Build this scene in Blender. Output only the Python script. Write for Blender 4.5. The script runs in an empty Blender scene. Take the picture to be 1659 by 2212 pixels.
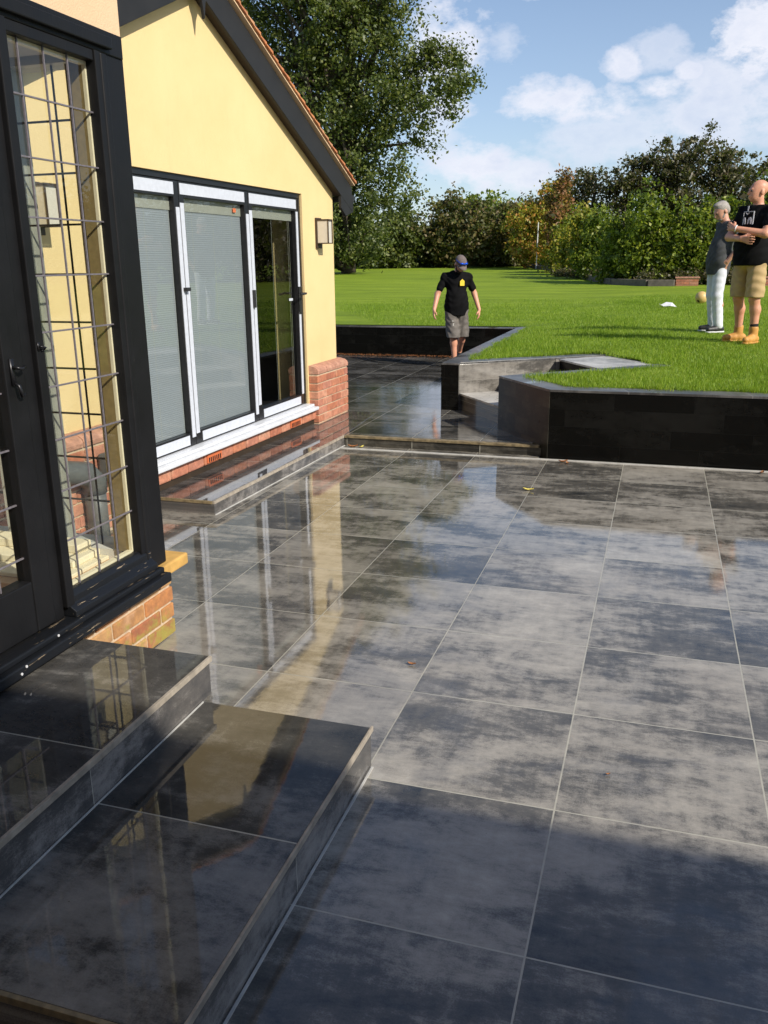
import bpy, math, random
import numpy as np
from mathutils import Vector, Matrix
from mathutils.geometry import delaunay_2d_cdt
random.seed(7); RNG = np.random.default_rng(11)
SC = bpy.context.scene; COL = SC.collection
# ------------------------------------------------------------------ camera
cam_d = bpy.data.cameras.new('camera'); cam = bpy.data.objects.new('camera', cam_d); COL.objects.link(cam)
cam.matrix_world = Matrix(((0.95392054, -0.07448764, 0.2906668, 0.0),
                           (0.29987126, 0.27094716, -0.91469387, 0.0),
                           (-0.01062195, 0.95970789, 0.28079876, 1.571), (0, 0, 0, 1)))
cam_d.sensor_width = 36.0; cam_d.lens = 1850.0 / 2212.0 * 36.0
cam_d.clip_start = 0.05; cam_d.clip_end = 2000.0
SC.camera = cam
# ------------------------------------------------------------------ light
SUN_AZ = math.atan2(0.894, -0.447); SUN_EL = math.radians(35.0)     # azimuth from +Y towards +X
sd = Vector((math.sin(SUN_AZ) * math.cos(SUN_EL), math.cos(SUN_AZ) * math.cos(SUN_EL), math.sin(SUN_EL)))
sun_d = bpy.data.lights.new('sun', 'SUN'); sun_d.energy = 4.6; sun_d.angle = math.radians(0.55); sun_d.color = (1.0, 0.93, 0.82)
sun = bpy.data.objects.new('sun', sun_d); COL.objects.link(sun)
sun.rotation_euler = (-sd).to_track_quat('-Z', 'Y').to_euler(); sun.location = (20, -10, 20)
SC.view_settings.view_transform = 'Standard'; SC.view_settings.look = 'None'
SC.view_settings.exposure = 0.25; SC.view_settings.gamma = 1.0
SC.render.resolution_x = 768; SC.render.resolution_y = 1024
try:
    SC.cycles.max_bounces = 8; SC.cycles.transparent_max_bounces = 12
except Exception: pass

def world():
    w = bpy.data.worlds.new("World"); SC.world = w; w.use_nodes = True
    nt = w.node_tree; nt.nodes.clear(); N = nt.nodes.new; L = nt.links.new
    out = N('ShaderNodeOutputWorld'); bg = N('ShaderNodeBackground'); L(bg.outputs[0], out.inputs[0])
    sky = N('ShaderNodeTexSky'); sky.sky_type = 'NISHITA'; sky.sun_disc = False
    sky.sun_elevation = SUN_EL; sky.sun_rotation = SUN_AZ; sky.air_density = 1.0; sky.dust_density = 0.6; sky.ozone_density = 3.0
    bg.inputs[1].default_value = 0.115
    tc = N('ShaderNodeTexCoord'); sep = N('ShaderNodeSeparateXYZ'); L(tc.outputs['Generated'], sep.inputs[0])
    def M(op, a, b=None, clamp=False):
        n = N('ShaderNodeMath'); n.operation = op; n.use_clamp = clamp
        for i, v in enumerate((a, b)):
            if v is None: continue
            if isinstance(v, (int, float)): n.inputs[i].default_value = v
            else: L(v, n.inputs[i])
        return n.outputs[0]
    az = M('MULTIPLY', M('ARCTAN2', sep.outputs[0], sep.outputs[1]), 57.2958)
    el = M('MULTIPLY', M('ARCSINE', sep.outputs[2]), 57.2958)
    # clouds live in sky directions (azimuth, elevation in degrees)
    clouds = [(-13.8, 11.6, 3.0, 3.6, 1.0), (-14.5, 8.0, 2.0, 2.0, .6), (-9.9, 12.1, 1.5, 1.0, .5), (-8.2, 8.9, 2.2, 1.5, 1.0), (-6.0, 8.8, 2.6, 1.35, 1.0), (-4.0, 8.7, 2.4, 1.2, .95), (-3.1, 10.8, 1.3, 1.0, 1.0), (-1.2, 11.3, 1.9, 1.3, .6),
              (-.9, 9.5, 1.7, .75, 1.0), (.5, 10.2, 1.0, .6, 1.0), (4.2, 11.6, 3.0, 2.5, 1.4), (2.2, 9.6, 2.6, 1.8, .85), (5.4, 8.4, 3.2, 2.2, .8), (-11.8, 5.4, 3.2, 1.7, 1.0), (-9.0, 4.9, 2.4, 1.4, .9), (-8.4, 14.9, 1.4, .7, .7), (-5.2, 15.2, 2.2, .6, .5), (-3.0, 7.2, 6.5, 2.1, .62), (1.8, 7.8, 4.2, 2.2, .8), (-11.0, 15.6, 3.0, 1.2, .6)]
    sc = N('ShaderNodeVectorMath'); sc.operation = 'MULTIPLY'; sc.inputs[1].default_value = (1, 1, 1.7); L(tc.outputs['Generated'], sc.inputs[0])
    n1 = N('ShaderNodeTexNoise'); n1.inputs['Scale'].default_value = 17; n1.inputs['Detail'].default_value = 10; n1.inputs['Roughness'].default_value = .64; L(sc.outputs[0], n1.inputs[0])
    n2 = N('ShaderNodeTexNoise'); n2.inputs['Scale'].default_value = 3.2; n2.inputs['Detail'].default_value = 8; n2.inputs['Roughness'].default_value = .58; L(sc.outputs[0], n2.inputs[0])
    fuzz = M('MULTIPLY', M('SUBTRACT', n1.outputs[0], .50), 4.6)
    tot = None
    for a0, e0, wa, we, amp in clouds:
        dx = M('DIVIDE', M('SUBTRACT', az, a0), wa); dy = M('DIVIDE', M('SUBTRACT', el, e0), we)
        r2 = M('ADD', M('MULTIPLY', dx, dx), M('MULTIPLY', dy, dy))
        d = M('SUBTRACT', 1.0, M('ADD', r2, fuzz))
        s = M('MULTIPLY', M('MULTIPLY', d, 1.15, True), amp, True)
        tot = s if tot is None else M('MAXIMUM', tot, s)
    # ordinary broken cloud over the rest of the sky
    hi = M('MULTIPLY', M('SUBTRACT', el, 17.0), .12, True)
    gen = M('MULTIPLY', M('MULTIPLY', M('SUBTRACT', n2.outputs[0], .48), 3.2, True), M('MULTIPLY', hi, M('SUBTRACT', 1.0, M('MULTIPLY', M('SUBTRACT', el, 26.0), .05, True))))
    tot = M('MAXIMUM', tot, gen)
    ell = M('MULTIPLY', M('SUBTRACT', 24.0, el), 1 / 26.0, True)
    mixh = N('ShaderNodeMix'); mixh.data_type = 'RGBA'; L(M('MULTIPLY', ell, .38), mixh.inputs[0]); L(sky.outputs[0], mixh.inputs[6]); mixh.inputs[7].default_value = (5.1, 5.65, 7.3, 1)
    cc = N('ShaderNodeMix'); cc.data_type = 'RGBA'; L(M('MULTIPLY', M('SUBTRACT', n1.outputs[0], .3), 2.2, True), cc.inputs[0])
    cc.inputs[6].default_value = (5.3, 5.7, 6.8, 1); cc.inputs[7].default_value = (7.7, 7.6, 7.9, 1)
    mix = N('ShaderNodeMix'); mix.data_type = 'RGBA'; L(M('MULTIPLY', tot, .92), mix.inputs[0]); L(mixh.outputs[2], mix.inputs[6]); L(cc.outputs[2], mix.inputs[7])
    L(mix.outputs[2], bg.inputs[0])
world()

# ------------------------------------------------------------------ helpers
def inst(v, ctx): return v
class NT:
    """small node builder"""
    def __init__(s, name):
        s.m = bpy.data.materials.new(name); s.m.use_nodes = True; s.t = s.m.node_tree; s.t.nodes.clear()
        s.out = s.n('ShaderNodeOutputMaterial'); s.b = s.n('ShaderNodeBsdfPrincipled'); s.l(s.b.outputs[0], s.out.inputs[0])
    def n(s, t): return s.t.nodes.new(t)
    def l(s, a, b): s.t.links.new(a, b)
    def put(s, sock, v):
        if isinstance(v, (int, float)): sock.default_value = v
        elif isinstance(v, tuple):
            sock.default_value = v if len(v) == len(sock.default_value) else (*v, 1)
        else: s.l(v, sock)
    def math(s, op, a, b=None, c=None, clamp=False):
        n = s.n('ShaderNodeMath'); n.operation = op; n.use_clamp = clamp
        for i, v in enumerate((a, b, c)):
            if v is not None: s.put(n.inputs[i], v)
        return n.outputs[0]
    def vec(s, op, a, b=None):
        n = s.n('ShaderNodeVectorMath'); n.operation = op
        s.put(n.inputs[0], a)
        if b is not None: s.put(n.inputs[1], b)
        return n.outputs[1] if op in ('DOT_PRODUCT', 'LENGTH') else n.outputs[0]
    def comb(s, x, y, z):
        n = s.n('ShaderNodeCombineXYZ')
        for i, v in enumerate((x, y, z)): s.put(n.inputs[i], v)
        return n.outputs[0]
    def sep(s, v):
        n = s.n('ShaderNodeSeparateXYZ'); s.l(v, n.inputs[0]); return n.outputs
    def pos(s): return s.n('ShaderNodeNewGeometry').outputs['Position']
    def noise(s, v, scale, detail=4, rough=.55, dist=0.0, col=False):
        n = s.n('ShaderNodeTexNoise'); n.inputs['Scale'].default_value = scale; n.inputs['Detail'].default_value = detail
        n.inputs['Roughness'].default_value = rough; n.inputs['Distortion'].default_value = dist
        if v is not None: s.l(v, n.inputs[0])
        return n.outputs[1] if col else n.outputs[0]
    def ramp(s, f, stops):
        n = s.n('ShaderNodeValToRGB'); e = n.color_ramp.elements
        while len(e) < len(stops): e.new(.5)
        for i, (p, c) in enumerate(stops): e[i].position = p; e[i].color = (*c, 1) if len(c) == 3 else c
        s.l(f, n.inputs[0]); return n.outputs[0]
    def mix(s, f, a, b):
        n = s.n('ShaderNodeMix'); n.data_type = 'RGBA'; s.put(n.inputs[0], f); s.put(n.inputs[6], a); s.put(n.inputs[7], b); return n.outputs[2]
    def smooth(s, v, lo, hi):
        n = s.n('ShaderNodeMapRange'); n.interpolation_type = 'SMOOTHSTEP'; s.put(n.inputs[0], v); n.inputs[1].default_value = lo; n.inputs[2].default_value = hi; return n.outputs[0]
    def bump(s, h, strength=.3, dist=.01, normal=None):
        n = s.n('ShaderNodeBump'); n.inputs['Strength'].default_value = strength; n.inputs['Distance'].default_value = dist; s.l(h, n.inputs['Height'])
        if normal is not None: s.l(normal, n.inputs['Normal'])
        s.l(n.outputs[0], s.b.inputs['Normal']); return n.outputs[0]
    def set(s, **k):
        names = {'col': 'Base Color', 'rough': 'Roughness', 'metal': 'Metallic', 'ior': 'IOR', 'spec': 'Specular IOR Level', 'coat': 'Coat Weight', 'coatr': 'Coat Roughness', 'sss': 'Subsurface Weight', 'trans': 'Transmission Weight', 'sheen': 'Sheen Weight'}
        for a, v in k.items(): s.put(s.b.inputs[names[a]], v)
        return s

def simple(name, col, rough=.5, var=.12, scale=30, metal=0.0, bump=0.0, **k):
    t = NT(name); p = t.pos(); n = t.noise(p, scale, 5)
    lo = tuple(c * (1 - var) for c in col); hi = tuple(min(1, c * (1 + var)) for c in col)
    t.set(col=t.ramp(n, [(.3, lo), (.7, hi)]), rough=t.math('ADD', rough - .06, t.math('MULTIPLY', n, .12)), metal=metal, **k)
    if bump: t.bump(n, bump, .004)
    return t.m

def tile_mat(name, ux=(1, 0), v_is_z=False, x0=-0.191, y0=2.826, sx=0.6015, sy=0.5855, stagger=0.0, groutc=(.50, .48, .40), gw=.0024,
             dark=(.024, .027, .032), light=(.36, .335, .31), wet=.5, tilt=.0022, seed=0.0, grain=0.25, midp=.5, ior=1.5, spec=1.0, rbase=.08, wior=.0, zone=False):
    """wet charcoal porcelain: cloudy per-tile pattern, pale grout, patches of water"""
    t = NT(name); p = t.pos(); x, y, z = t.sep(p)
    u = t.math('ADD', t.math('MULTIPLY', x, ux[0]), t.math('MULTIPLY', y, ux[1]))
    v = z if v_is_z else y
    gv = t.math('DIVIDE', t.math('SUBTRACT', v, y0), sy); iv = t.math('FLOOR', gv); fv = t.math('FRACT', gv)
    gu = t.math('DIVIDE', t.math('SUBTRACT', u, x0), sx)
    if stagger: gu = t.math('ADD', gu, t.math('MULTIPLY', iv, stagger))
    iu = t.math('FLOOR', gu); fu = t.math('FRACT', gu)
    du = t.math('MULTIPLY', t.math('MINIMUM', fu, t.math('SUBTRACT', 1.0, fu)), sx)
    dv = t.math('MULTIPLY', t.math('MINIMUM', fv, t.math('SUBTRACT', 1.0, fv)), sy)
    wob = t.math('MULTIPLY', t.math('SUBTRACT', t.noise(p, 18, 3), .5), .0016)
    d = t.math('ADD', t.math('MINIMUM', du, dv), wob)
    gm = t.math('LESS_THAN', d, gw)
    wn = t.n('ShaderNodeTexWhiteNoise'); wn.noise_dimensions = '3D'; t.l(t.comb(iu, iv, 3.7 + seed), wn.inputs[0])
    off = t.vec('SCALE', wn.outputs['Color']); off.node.inputs[3].default_value = 23.0
    pl = t.comb(t.math('MULTIPLY', u, .62), t.math('MULTIPLY', v, 1.25), seed)
    q = t.vec('ADD', pl, off)
    c1 = t.noise(q, 2.2, 10, .62, .35); c2 = t.noise(q, 13.0, 9, .76, .2); fine = t.noise(p, 240, 3, .6)
    str_ = t.noise(t.vec('ADD', t.comb(t.math('MULTIPLY', u, 15.0), t.math('MULTIPLY', v, 3.0), seed), off), 1.6, 6, .65)
    f = t.math('ADD', t.math('MULTIPLY', c1, .53), t.math('MULTIPLY', c2, .35))
    f = t.math('ADD', f, t.math('MULTIPLY', str_, .12)); f = t.math('ADD', f, t.math('MULTIPLY', t.math('SUBTRACT', fine, .5), .10))
    per = t.math('MULTIPLY', t.math('SUBTRACT', wn.outputs['Value'], .5), .05); f = t.math('ADD', f, per)
    mid = tuple((a * 1.1 + b * .9) / 3 for a, b in zip(dark, light))
    col = t.ramp(f, [(.36, dark), (midp - .035, tuple(c * .80 for c in mid)), (midp + .03, tuple((a + b) / 2 for a, b in zip(mid, light))), (midp + .14, light)])
    # faint bluish / brownish drift
    tint = t.noise(p, .9, 3); col = t.mix(t.math('MULTIPLY', t.smooth(tint, .45, .65), .25), col, t.mix(f, tuple(c * .9 for c in dark), (light[0] * .95, light[1] * .88, light[2] * .80)))
    specks = t.math('GREATER_THAN', t.noise(p, 95, 1), .80); col = t.mix(t.math('MULTIPLY', specks, .6), col, (.02, .018, .015))
    gcol = t.mix(t.noise(p, 40, 3), tuple(c * .62 for c in groutc), groutc)
    col = t.mix(gm, col, gcol)
    wv = t.noise(t.vec('ADD', p, (seed, 3.1, 0)), 1.7, 9, .70, .5)
    if zone: wv = t.math('ADD', wv, t.math('ADD', t.math('MULTIPLY', t.smooth(t.math('SUBTRACT', t.math('MULTIPLY', y, .16), x), .9, 2.4), .26), -.07))   # wetter towards the house
    w = t.smooth(wv, .60 - wet * .36, .68 - wet * .30)    # 1 = standing film of water
    col = t.mix(t.math('MULTIPLY', w, .30), col, t.vec('MULTIPLY', col, (.35, .35, .35)))
    r = t.math('ADD', t.math('MULTIPLY', c2, .035), rbase)
    rough = t.n('ShaderNodeMix'); rough.data_type = 'FLOAT'; t.l(w, rough.inputs[0]); t.l(r, rough.inputs[2]); rough.inputs[3].default_value = .025
    rr = t.math('MAXIMUM', rough.outputs[0], t.math('MULTIPLY', gm, .3))
    t.set(col=col, rough=rr, ior=t.math('ADD', ior, t.math('MULTIPLY', w, wior)) if wior else ior)
    if spec < 1: t.set(spec=spec)
    tl = t.vec('MULTIPLY', t.vec('SUBTRACT', wn.outputs['Color'], (.5, .5, .5)), (tilt * 2, tilt * 2, tilt * 2 if v_is_z else 0.0))
    nrm = t.vec('NORMALIZE', t.vec('ADD', t.n('ShaderNodeNewGeometry').outputs['Normal'], tl))
    g1 = t.noise(p, 120, 1, .5); g2 = t.noise(p, 7, 3, .5)
    h = t.math('ADD', t.math('MULTIPLY', t.math('MULTIPLY', g1, t.math('SUBTRACT', 1.15, t.math('MULTIPLY', w, .55))), grain), t.math('MULTIPLY', g2, .8))
    h = t.math('SUBTRACT', h, t.math('MULTIPLY', gm, 1.5))
    t.bump(h, .12, .0022, nrm)
    return t.m

class MB:
    def __init__(s): s.v = []; s.f = []
    def pane(s, P): return s.add(P, [(0, 1, 2, 3)])
    def add(s, vs, fs):
        o = len(s.v); s.v += [tuple(map(float, p)) for p in vs]; s.f += [tuple(i + o for i in f) for f in fs]; return s
    def box(s, x0, x1, y0, y1, z0, z1, fn=None):
        P = [(x, y, z) for z in (z0, z1) for y in (y0, y1) for x in (x0, x1)]
        if fn: P = [fn(*p) for p in P]
        return s.add(P, [(0, 2, 3, 1), (4, 5, 7, 6), (0, 1, 5, 4), (2, 6, 7, 3), (0, 4, 6, 2), (1, 3, 7, 5)])
    def prism(s, poly, z0, z1, fn=None):
        n = len(poly); a = sum(poly[i][0] * poly[(i + 1) % n][1] - poly[(i + 1) % n][0] * poly[i][1] for i in range(n))
        if a < 0: poly = poly[::-1]
        P = [(x, y, z0) for x, y in poly] + [(x, y, z1) for x, y in poly]
        if fn: P = [fn(*p) for p in P]
        return s.add(P, [tuple(range(n))[::-1], tuple(range(n, 2 * n))] + [(i, (i + 1) % n, n + (i + 1) % n, n + i) for i in range(n)])
    def bar(s, a, b, w, h, up=(0, 0, 1)):
        a = Vector(a); b = Vector(b); d = (b - a).normalized(); u = Vector(up); r = d.cross(u).normalized(); u = r.cross(d).normalized()
        P = [e + r * (i * w / 2) + u * (j * h / 2) for e in (a, b) for j in (-1, 1) for i in (-1, 1)]
        return s.add(P, [(0, 1, 3, 2), (4, 6, 7, 5), (0, 4, 5, 1), (2, 3, 7, 6), (0, 2, 6, 4), (1, 5, 7, 3)])
    def tube(s, pts, rad, n=8, caps=True):
        pts = [Vector(p) for p in pts]; rad = rad if isinstance(rad, (list, tuple)) else [rad] * len(pts); V = []; F = []
        ref = Vector((0.3, 0.2, 1)).normalized()
        for i, p in enumerate(pts):
            d = (pts[min(i + 1, len(pts) - 1)] - pts[max(i - 1, 0)]).normalized()
            a = d.cross(ref if abs(d.dot(ref)) < .95 else Vector((1, 0, 0))).normalized(); b = d.cross(a)
            V += [p + (a * math.cos(2 * math.pi * k / n) + b * math.sin(2 * math.pi * k / n)) * rad[i] for k in range(n)]
        for i in range(len(pts) - 1):
            F += [(i * n + k, i * n + (k + 1) % n, (i + 1) * n + (k + 1) % n, (i + 1) * n + k) for k in range(n)]
        if caps: F += [tuple(range(n))[::-1], tuple(range((len(pts) - 1) * n, len(pts) * n))]
        return s.add(V, F)
    def lathe(s, c, prof, n=24):
        V = []; F = []
        for r, z in prof: V += [(c[0] + r * math.cos(2 * math.pi * k / n), c[1] + r * math.sin(2 * math.pi * k / n), c[2] + z) for k in range(n)]
        for i in range(len(prof) - 1):
            F += [(i * n + k, i * n + (k + 1) % n, (i + 1) * n + (k + 1) % n, (i + 1) * n + k) for k in range(n)]
        return s.add(V, F)
    def build(s, name, mat, parent=None, bevel=0.0, smooth=False, fix=True):
        o0 = Vector((0, 0, 0)); q = parent
        while q is not None: o0 = o0 + q.location; q = q.parent
        me = bpy.data.meshes.new(name); me.from_pydata([(x - o0.x, y - o0.y, z - o0.z) for x, y, z in s.v], [], s.f)
        if fix:
            import bmesh
            bm = bmesh.new(); bm.from_mesh(me); bmesh.ops.recalc_face_normals(bm, faces=bm.faces); bm.to_mesh(me); bm.free()
        me.materials.append(mat)
        if smooth: me.polygons.foreach_set('use_smooth', [True] * len(me.polygons))
        o = bpy.data.objects.new(name, me); COL.objects.link(o)
        if parent: o.parent = parent
        if bevel:
            b = o.modifiers.new('bevel', 'BEVEL'); b.width = bevel; b.segments = 2; b.limit_method = 'ANGLE'; b.angle_limit = math.radians(40)
        return o
def tag(o, label=None, cat=None, group=None, kind=None):
    if label: o['label'] = label
    if cat: o['category'] = cat
    if group: o['group'] = group
    if kind: o['kind'] = kind
    return o
def thing(name, label, cat, loc=(0, 0, 0), group=None):
    o = bpy.data.objects.new(name, None); o.empty_display_size = .1; COL.objects.link(o); o.location = loc
    return tag(o, label, cat, group)
def wing(off, u, z):            # garden-room wall frame: off = out of the wall, u = along it
    return (-3.19 + .028 * (u - 5) + off, u, z)

def np_mesh(name, V, F, mat, parent=None, smooth=True, k=None):
    """V (n,3), F (m,k) numpy"""
    me = bpy.data.meshes.new(name); n, m, k = len(V), len(F), F.shape[1]
    o0 = Vector((0, 0, 0)); q = parent
    while q is not None: o0 = o0 + q.location; q = q.parent
    V = np.asarray(V, np.float32) - np.array(o0, np.float32)
    me.vertices.add(n); me.vertices.foreach_set('co', V.ravel())
    me.loops.add(m * k); me.loops.foreach_set('vertex_index', F.astype(np.int32).ravel())
    me.polygons.add(m); me.polygons.foreach_set('loop_start', np.arange(0, m * k, k, dtype=np.int32)); me.polygons.foreach_set('loop_total', np.full(m, k, np.int32))
    if smooth: me.polygons.foreach_set('use_smooth', np.ones(m, bool))
    me.update(calc_edges=True); me.materials.append(mat)
    o = bpy.data.objects.new(name, me); COL.objects.link(o)
    if parent: o.parent = parent
    return o

# ------------------------------------------------------------------ materials
M = {}
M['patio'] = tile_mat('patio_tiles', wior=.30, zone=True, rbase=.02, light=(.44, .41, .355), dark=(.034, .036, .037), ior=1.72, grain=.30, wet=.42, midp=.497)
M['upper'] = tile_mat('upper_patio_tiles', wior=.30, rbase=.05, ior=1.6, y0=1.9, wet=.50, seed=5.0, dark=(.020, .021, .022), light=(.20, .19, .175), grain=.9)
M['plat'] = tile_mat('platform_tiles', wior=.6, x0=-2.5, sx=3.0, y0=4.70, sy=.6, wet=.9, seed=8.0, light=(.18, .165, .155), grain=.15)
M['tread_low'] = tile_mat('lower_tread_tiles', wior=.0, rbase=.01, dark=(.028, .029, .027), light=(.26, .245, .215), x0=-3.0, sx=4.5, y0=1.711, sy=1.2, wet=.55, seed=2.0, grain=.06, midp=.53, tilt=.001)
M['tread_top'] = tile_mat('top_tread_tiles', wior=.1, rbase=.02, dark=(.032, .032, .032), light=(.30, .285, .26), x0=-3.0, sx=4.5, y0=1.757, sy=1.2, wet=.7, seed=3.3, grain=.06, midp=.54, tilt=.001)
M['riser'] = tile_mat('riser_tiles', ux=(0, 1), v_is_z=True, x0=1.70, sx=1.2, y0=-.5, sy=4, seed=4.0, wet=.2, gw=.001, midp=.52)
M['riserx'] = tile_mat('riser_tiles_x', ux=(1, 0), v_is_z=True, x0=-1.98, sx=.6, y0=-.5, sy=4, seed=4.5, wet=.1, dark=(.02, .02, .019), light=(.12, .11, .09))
M['wall_tile'] = tile_mat('wall_tiles', ux=(1, .35), v_is_z=True, x0=-.19, sx=.60, y0=-.02, sy=.145, stagger=.37, groutc=(.007, .007, .0065), gw=.0018, dark=(.0025, .0025, .0023), light=(.012, .012, .011), wet=.1, seed=6.0, tilt=.012, midp=.54, ior=1.4, spec=.25, rbase=.22)
M['wall_bounce'] = tile_mat('bounce_lit_wall_tiles', ux=(-.588, .809), v_is_z=True, x0=.1, sx=.24, y0=-.02, sy=.145, stagger=.5, groutc=(.02, .02, .016), gw=.002, dark=(.006, .006, .004), light=(.055, .050, .036), wet=.0, seed=16.0, tilt=.006, midp=.52, spec=.2, rbase=.3)
M['wall_pale'] = tile_mat('pale_wall_tiles', ux=(.8, .6), v_is_z=True, x0=0, sx=.6, y0=-.02, sy=.2, groutc=(.3, .28, .25), dark=(.05, .05, .048), light=(.30, .28, .25), wet=.0, seed=7.0, midp=.50)
M['coping'] = tile_mat('coping_tiles', ux=(1, .3), x0=.1, sx=.9, y0=3.0, sy=20, groutc=(.3, .28, .26), dark=(.035, .035, .037), light=(.17, .165, .16), wet=.1, seed=9.0, rbase=.3, ior=1.45)
M['slab'] = tile_mat('step_slabs', x0=.1, sx=30, y0=3.0, sy=30, dark=(.36, .345, .32), light=(.60, .58, .54), wet=.0, seed=10.0, rbase=.4, ior=1.45)
M['edge'] = simple('raw_tile_edge', (.34, .295, .235), .45, .3, 25)
M['edge_dirty'] = simple('dirty_tile_edge', (.20, .155, .085), .5, .5, 30)
M['trim'] = simple('pale_trim', (.5, .49, .46), .4, .15, 20)
M['soil'] = simple('soil', (.03, .024, .018), .9, .5, 12, bump=.6)
M['render'] = None
def render_mat(name, col, col2):
    t = NT(name); p = t.pos(); a = t.noise(p, 1.6, 6, .6); b = t.noise(p, 160, 4, .6)
    c = t.ramp(a, [(.3, col2), (.65, col)])
    st = t.noise(t.vec('MULTIPLY', p, (6, 6, .7)), 1.5, 5, .6); c = t.mix(t.math('MULTIPLY', t.smooth(st, .56, .75), .18), c, tuple(x * .78 for x in col))
    z = t.sep(p)[2]; sp = t.math('MULTIPLY', t.smooth(t.math('SUBTRACT', 1.25, t.math('ADD', z, t.math('MULTIPLY', a, .9))), -.1, .5), .22); c = t.mix(sp, c, tuple(x * .7 for x in col)); m3 = t.noise(p, 22, 5, .7); c = t.mix(t.math('MULTIPLY', t.smooth(m3, .6, .8), .14), c, tuple(x * .72 for x in col))
    t.set(col=c, rough=.85); t.bump(t.math('ADD', b, t.math('ADD', m3, t.math('MULTIPLY', a, 3.0))), .5, .0045); return t.m
M['yellow'] = render_mat('yellow_render', (.73, .565, .285), (.695, .52, .25))
M['cream'] = render_mat('cream_render', (.72, .52, .33), (.68, .48, .29))
def timber_black():
    t = NT('black_paint'); p = t.pos(); g = t.noise(t.vec('MULTIPLY', p, (1, 1, .12)), 60, 5, .6); n = t.noise(p, 9, 5, .6)
    chip = t.math('GREATER_THAN', t.math('ADD', t.noise(t.vec('MULTIPLY', p, (1, 1, .35)), 70, 3, .6), t.math('MULTIPLY', n, .35)), .965)
    c = t.mix(chip, t.mix(n, (.005, .005, .0055), (.012, .012, .013)), (.22, .2, .18)); t.set(col=c, rough=t.math('ADD', .32, t.math('MULTIPLY', n, .3)), spec=.22)
    t.bump(t.math('ADD', g, n), .25, .003); return t.m
M['black'] = timber_black()
def timber_sill():
    t = NT('worn_black_sill'); p = t.pos(); g = t.noise(t.vec('MULTIPLY', p, (30, 2.2, 30)), 3, 6, .65); n = t.noise(p, 5, 4)
    w = t.math('GREATER_THAN', t.math('ADD', t.math('MULTIPLY', g, .8), t.math('MULTIPLY', n, .3)), .685)
    c = t.mix(w, (.008, .009, .011), (.26, .20, .13)); t.set(col=c, rough=.42, spec=.35); t.bump(g, .5, .004); return t.m
M['sill'] = timber_sill()
M['barge'] = simple('dark_grey_barge', (.019, .019, .020), .6, .15, 8, bump=.15, spec=.3)
M['soffit'] = simple('brown_soffit', (.03, .018, .008), .7, .3, 10)
M['bare'] = simple('bare_orange_timber', (.56, .33, .09), .7, .2, 14, bump=.2)
M['lead'] = simple('lead_came', (.17, .155, .17), .45, .2, 90, metal=.2)
M['lead_silhouette'] = simple('silhouette_lead_came', (.035, .028, .02), .6, .3, 60)
M['film'] = simple('white_film', (.55, .58, .64), .35, .06, 30, bump=.2)
M['upvc'] = simple('white_sill', (.62, .64, .67), .35, .08, 12)
M['header'] = simple('blind_header', (.42, .41, .36), .5, .04)
M['alu'] = simple('black_aluminium', (.012, .012, .013), .3, .2, 20)
M['dark'] = simple('dark_plastic', (.02, .02, .021), .5, .2, 20)
M['gap'] = simple('dark_opening', (.006, .006, .006), .8, .1)
M['mortar'] = simple('mortar', (.52, .40, .27), .9, .2, 60, bump=.5)
M['concrete'] = simple('kerb_stone', (.13, .11, .09), .85, .3, 8, bump=.5)
M['vent'] = simple('orange_vent', (.55, .14, .05), .6, .1)
M['bark'] = simple('bark', (.09, .07, .05), .9, .4, 14, bump=.8)
M['post'] = simple('pale_post', (.38, .36, .28), .9, .3, 20)
M['creamwood'] = simple('cream_paint', (.80, .72, .52), .5, .05)
M['tanfloor'] = simple('tan_board', (.58, .36, .18), .6, .12, 5)
M['plaster'] = simple('grey_plaster', (.62, .60, .56), .9, .06)
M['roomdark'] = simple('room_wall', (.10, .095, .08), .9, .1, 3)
M['pipe'] = simple('grey_pipe', (.10, .105, .10), .45, .15)
M['lampglass'] = simple('frosted_lamp_glass', (.60, .56, .48), .3, .04)
M['lampmetal'] = simple('bronze_lamp_metal', (.05, .032, .022), .45, .2)
def brickmat(name, cols, moss=0.0):
    t = NT(name); g = t.n('ShaderNodeNewGeometry'); p = g.outputs['Position']; r = g.outputs['Random Per Island']
    c = t.ramp(r, [(i / (len(cols) - 1), c) for i, c in enumerate(cols)])
    n = t.noise(p, 22, 6, .65); c = t.mix(t.smooth(n, .35, .75), t.mix(.45, c, (.10, .05, .035)), c)
    n2 = t.noise(p, 8, 5, .6)
    c = t.mix(t.math('MULTIPLY', t.smooth(n2, .55, .7), .4), c, (.55, .36, .24))
    if moss:
        z = t.sep(p)[2]; lo = t.math('SUBTRACT', .30, z)
        mk = t.math('MULTIPLY', t.smooth(t.math('ADD', t.noise(p, 14, 5, .7), t.math('MULTIPLY', lo, 1.1)), .66, .90), moss); c = t.mix(mk, c, (.30, .27, .05))
    t.set(col=c, rough=.85); t.bump(t.math('ADD', n, t.noise(p, 120, 3)), .6, .006); return t.m
M['brick'] = brickmat('red_brick', [(.50, .17, .085), (.60, .23, .12), (.52, .20, .13), (.66, .30, .18), (.46, .15, .08)])
M['brickold'] = brickmat('old_mossy_brick', [(.50, .20, .07), (.60, .27, .09), (.45, .25, .10), (.64, .36, .15), (.42, .14, .06)], .85)
M['brickcap'] = brickmat('brick_coping', [(.54, .27, .18), (.60, .31, .21)])
M['tile'] = brickmat('clay_tiles', [(.62, .20, .07), (.70, .29, .11), (.55, .17, .07), (.68, .36, .18)])
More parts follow.
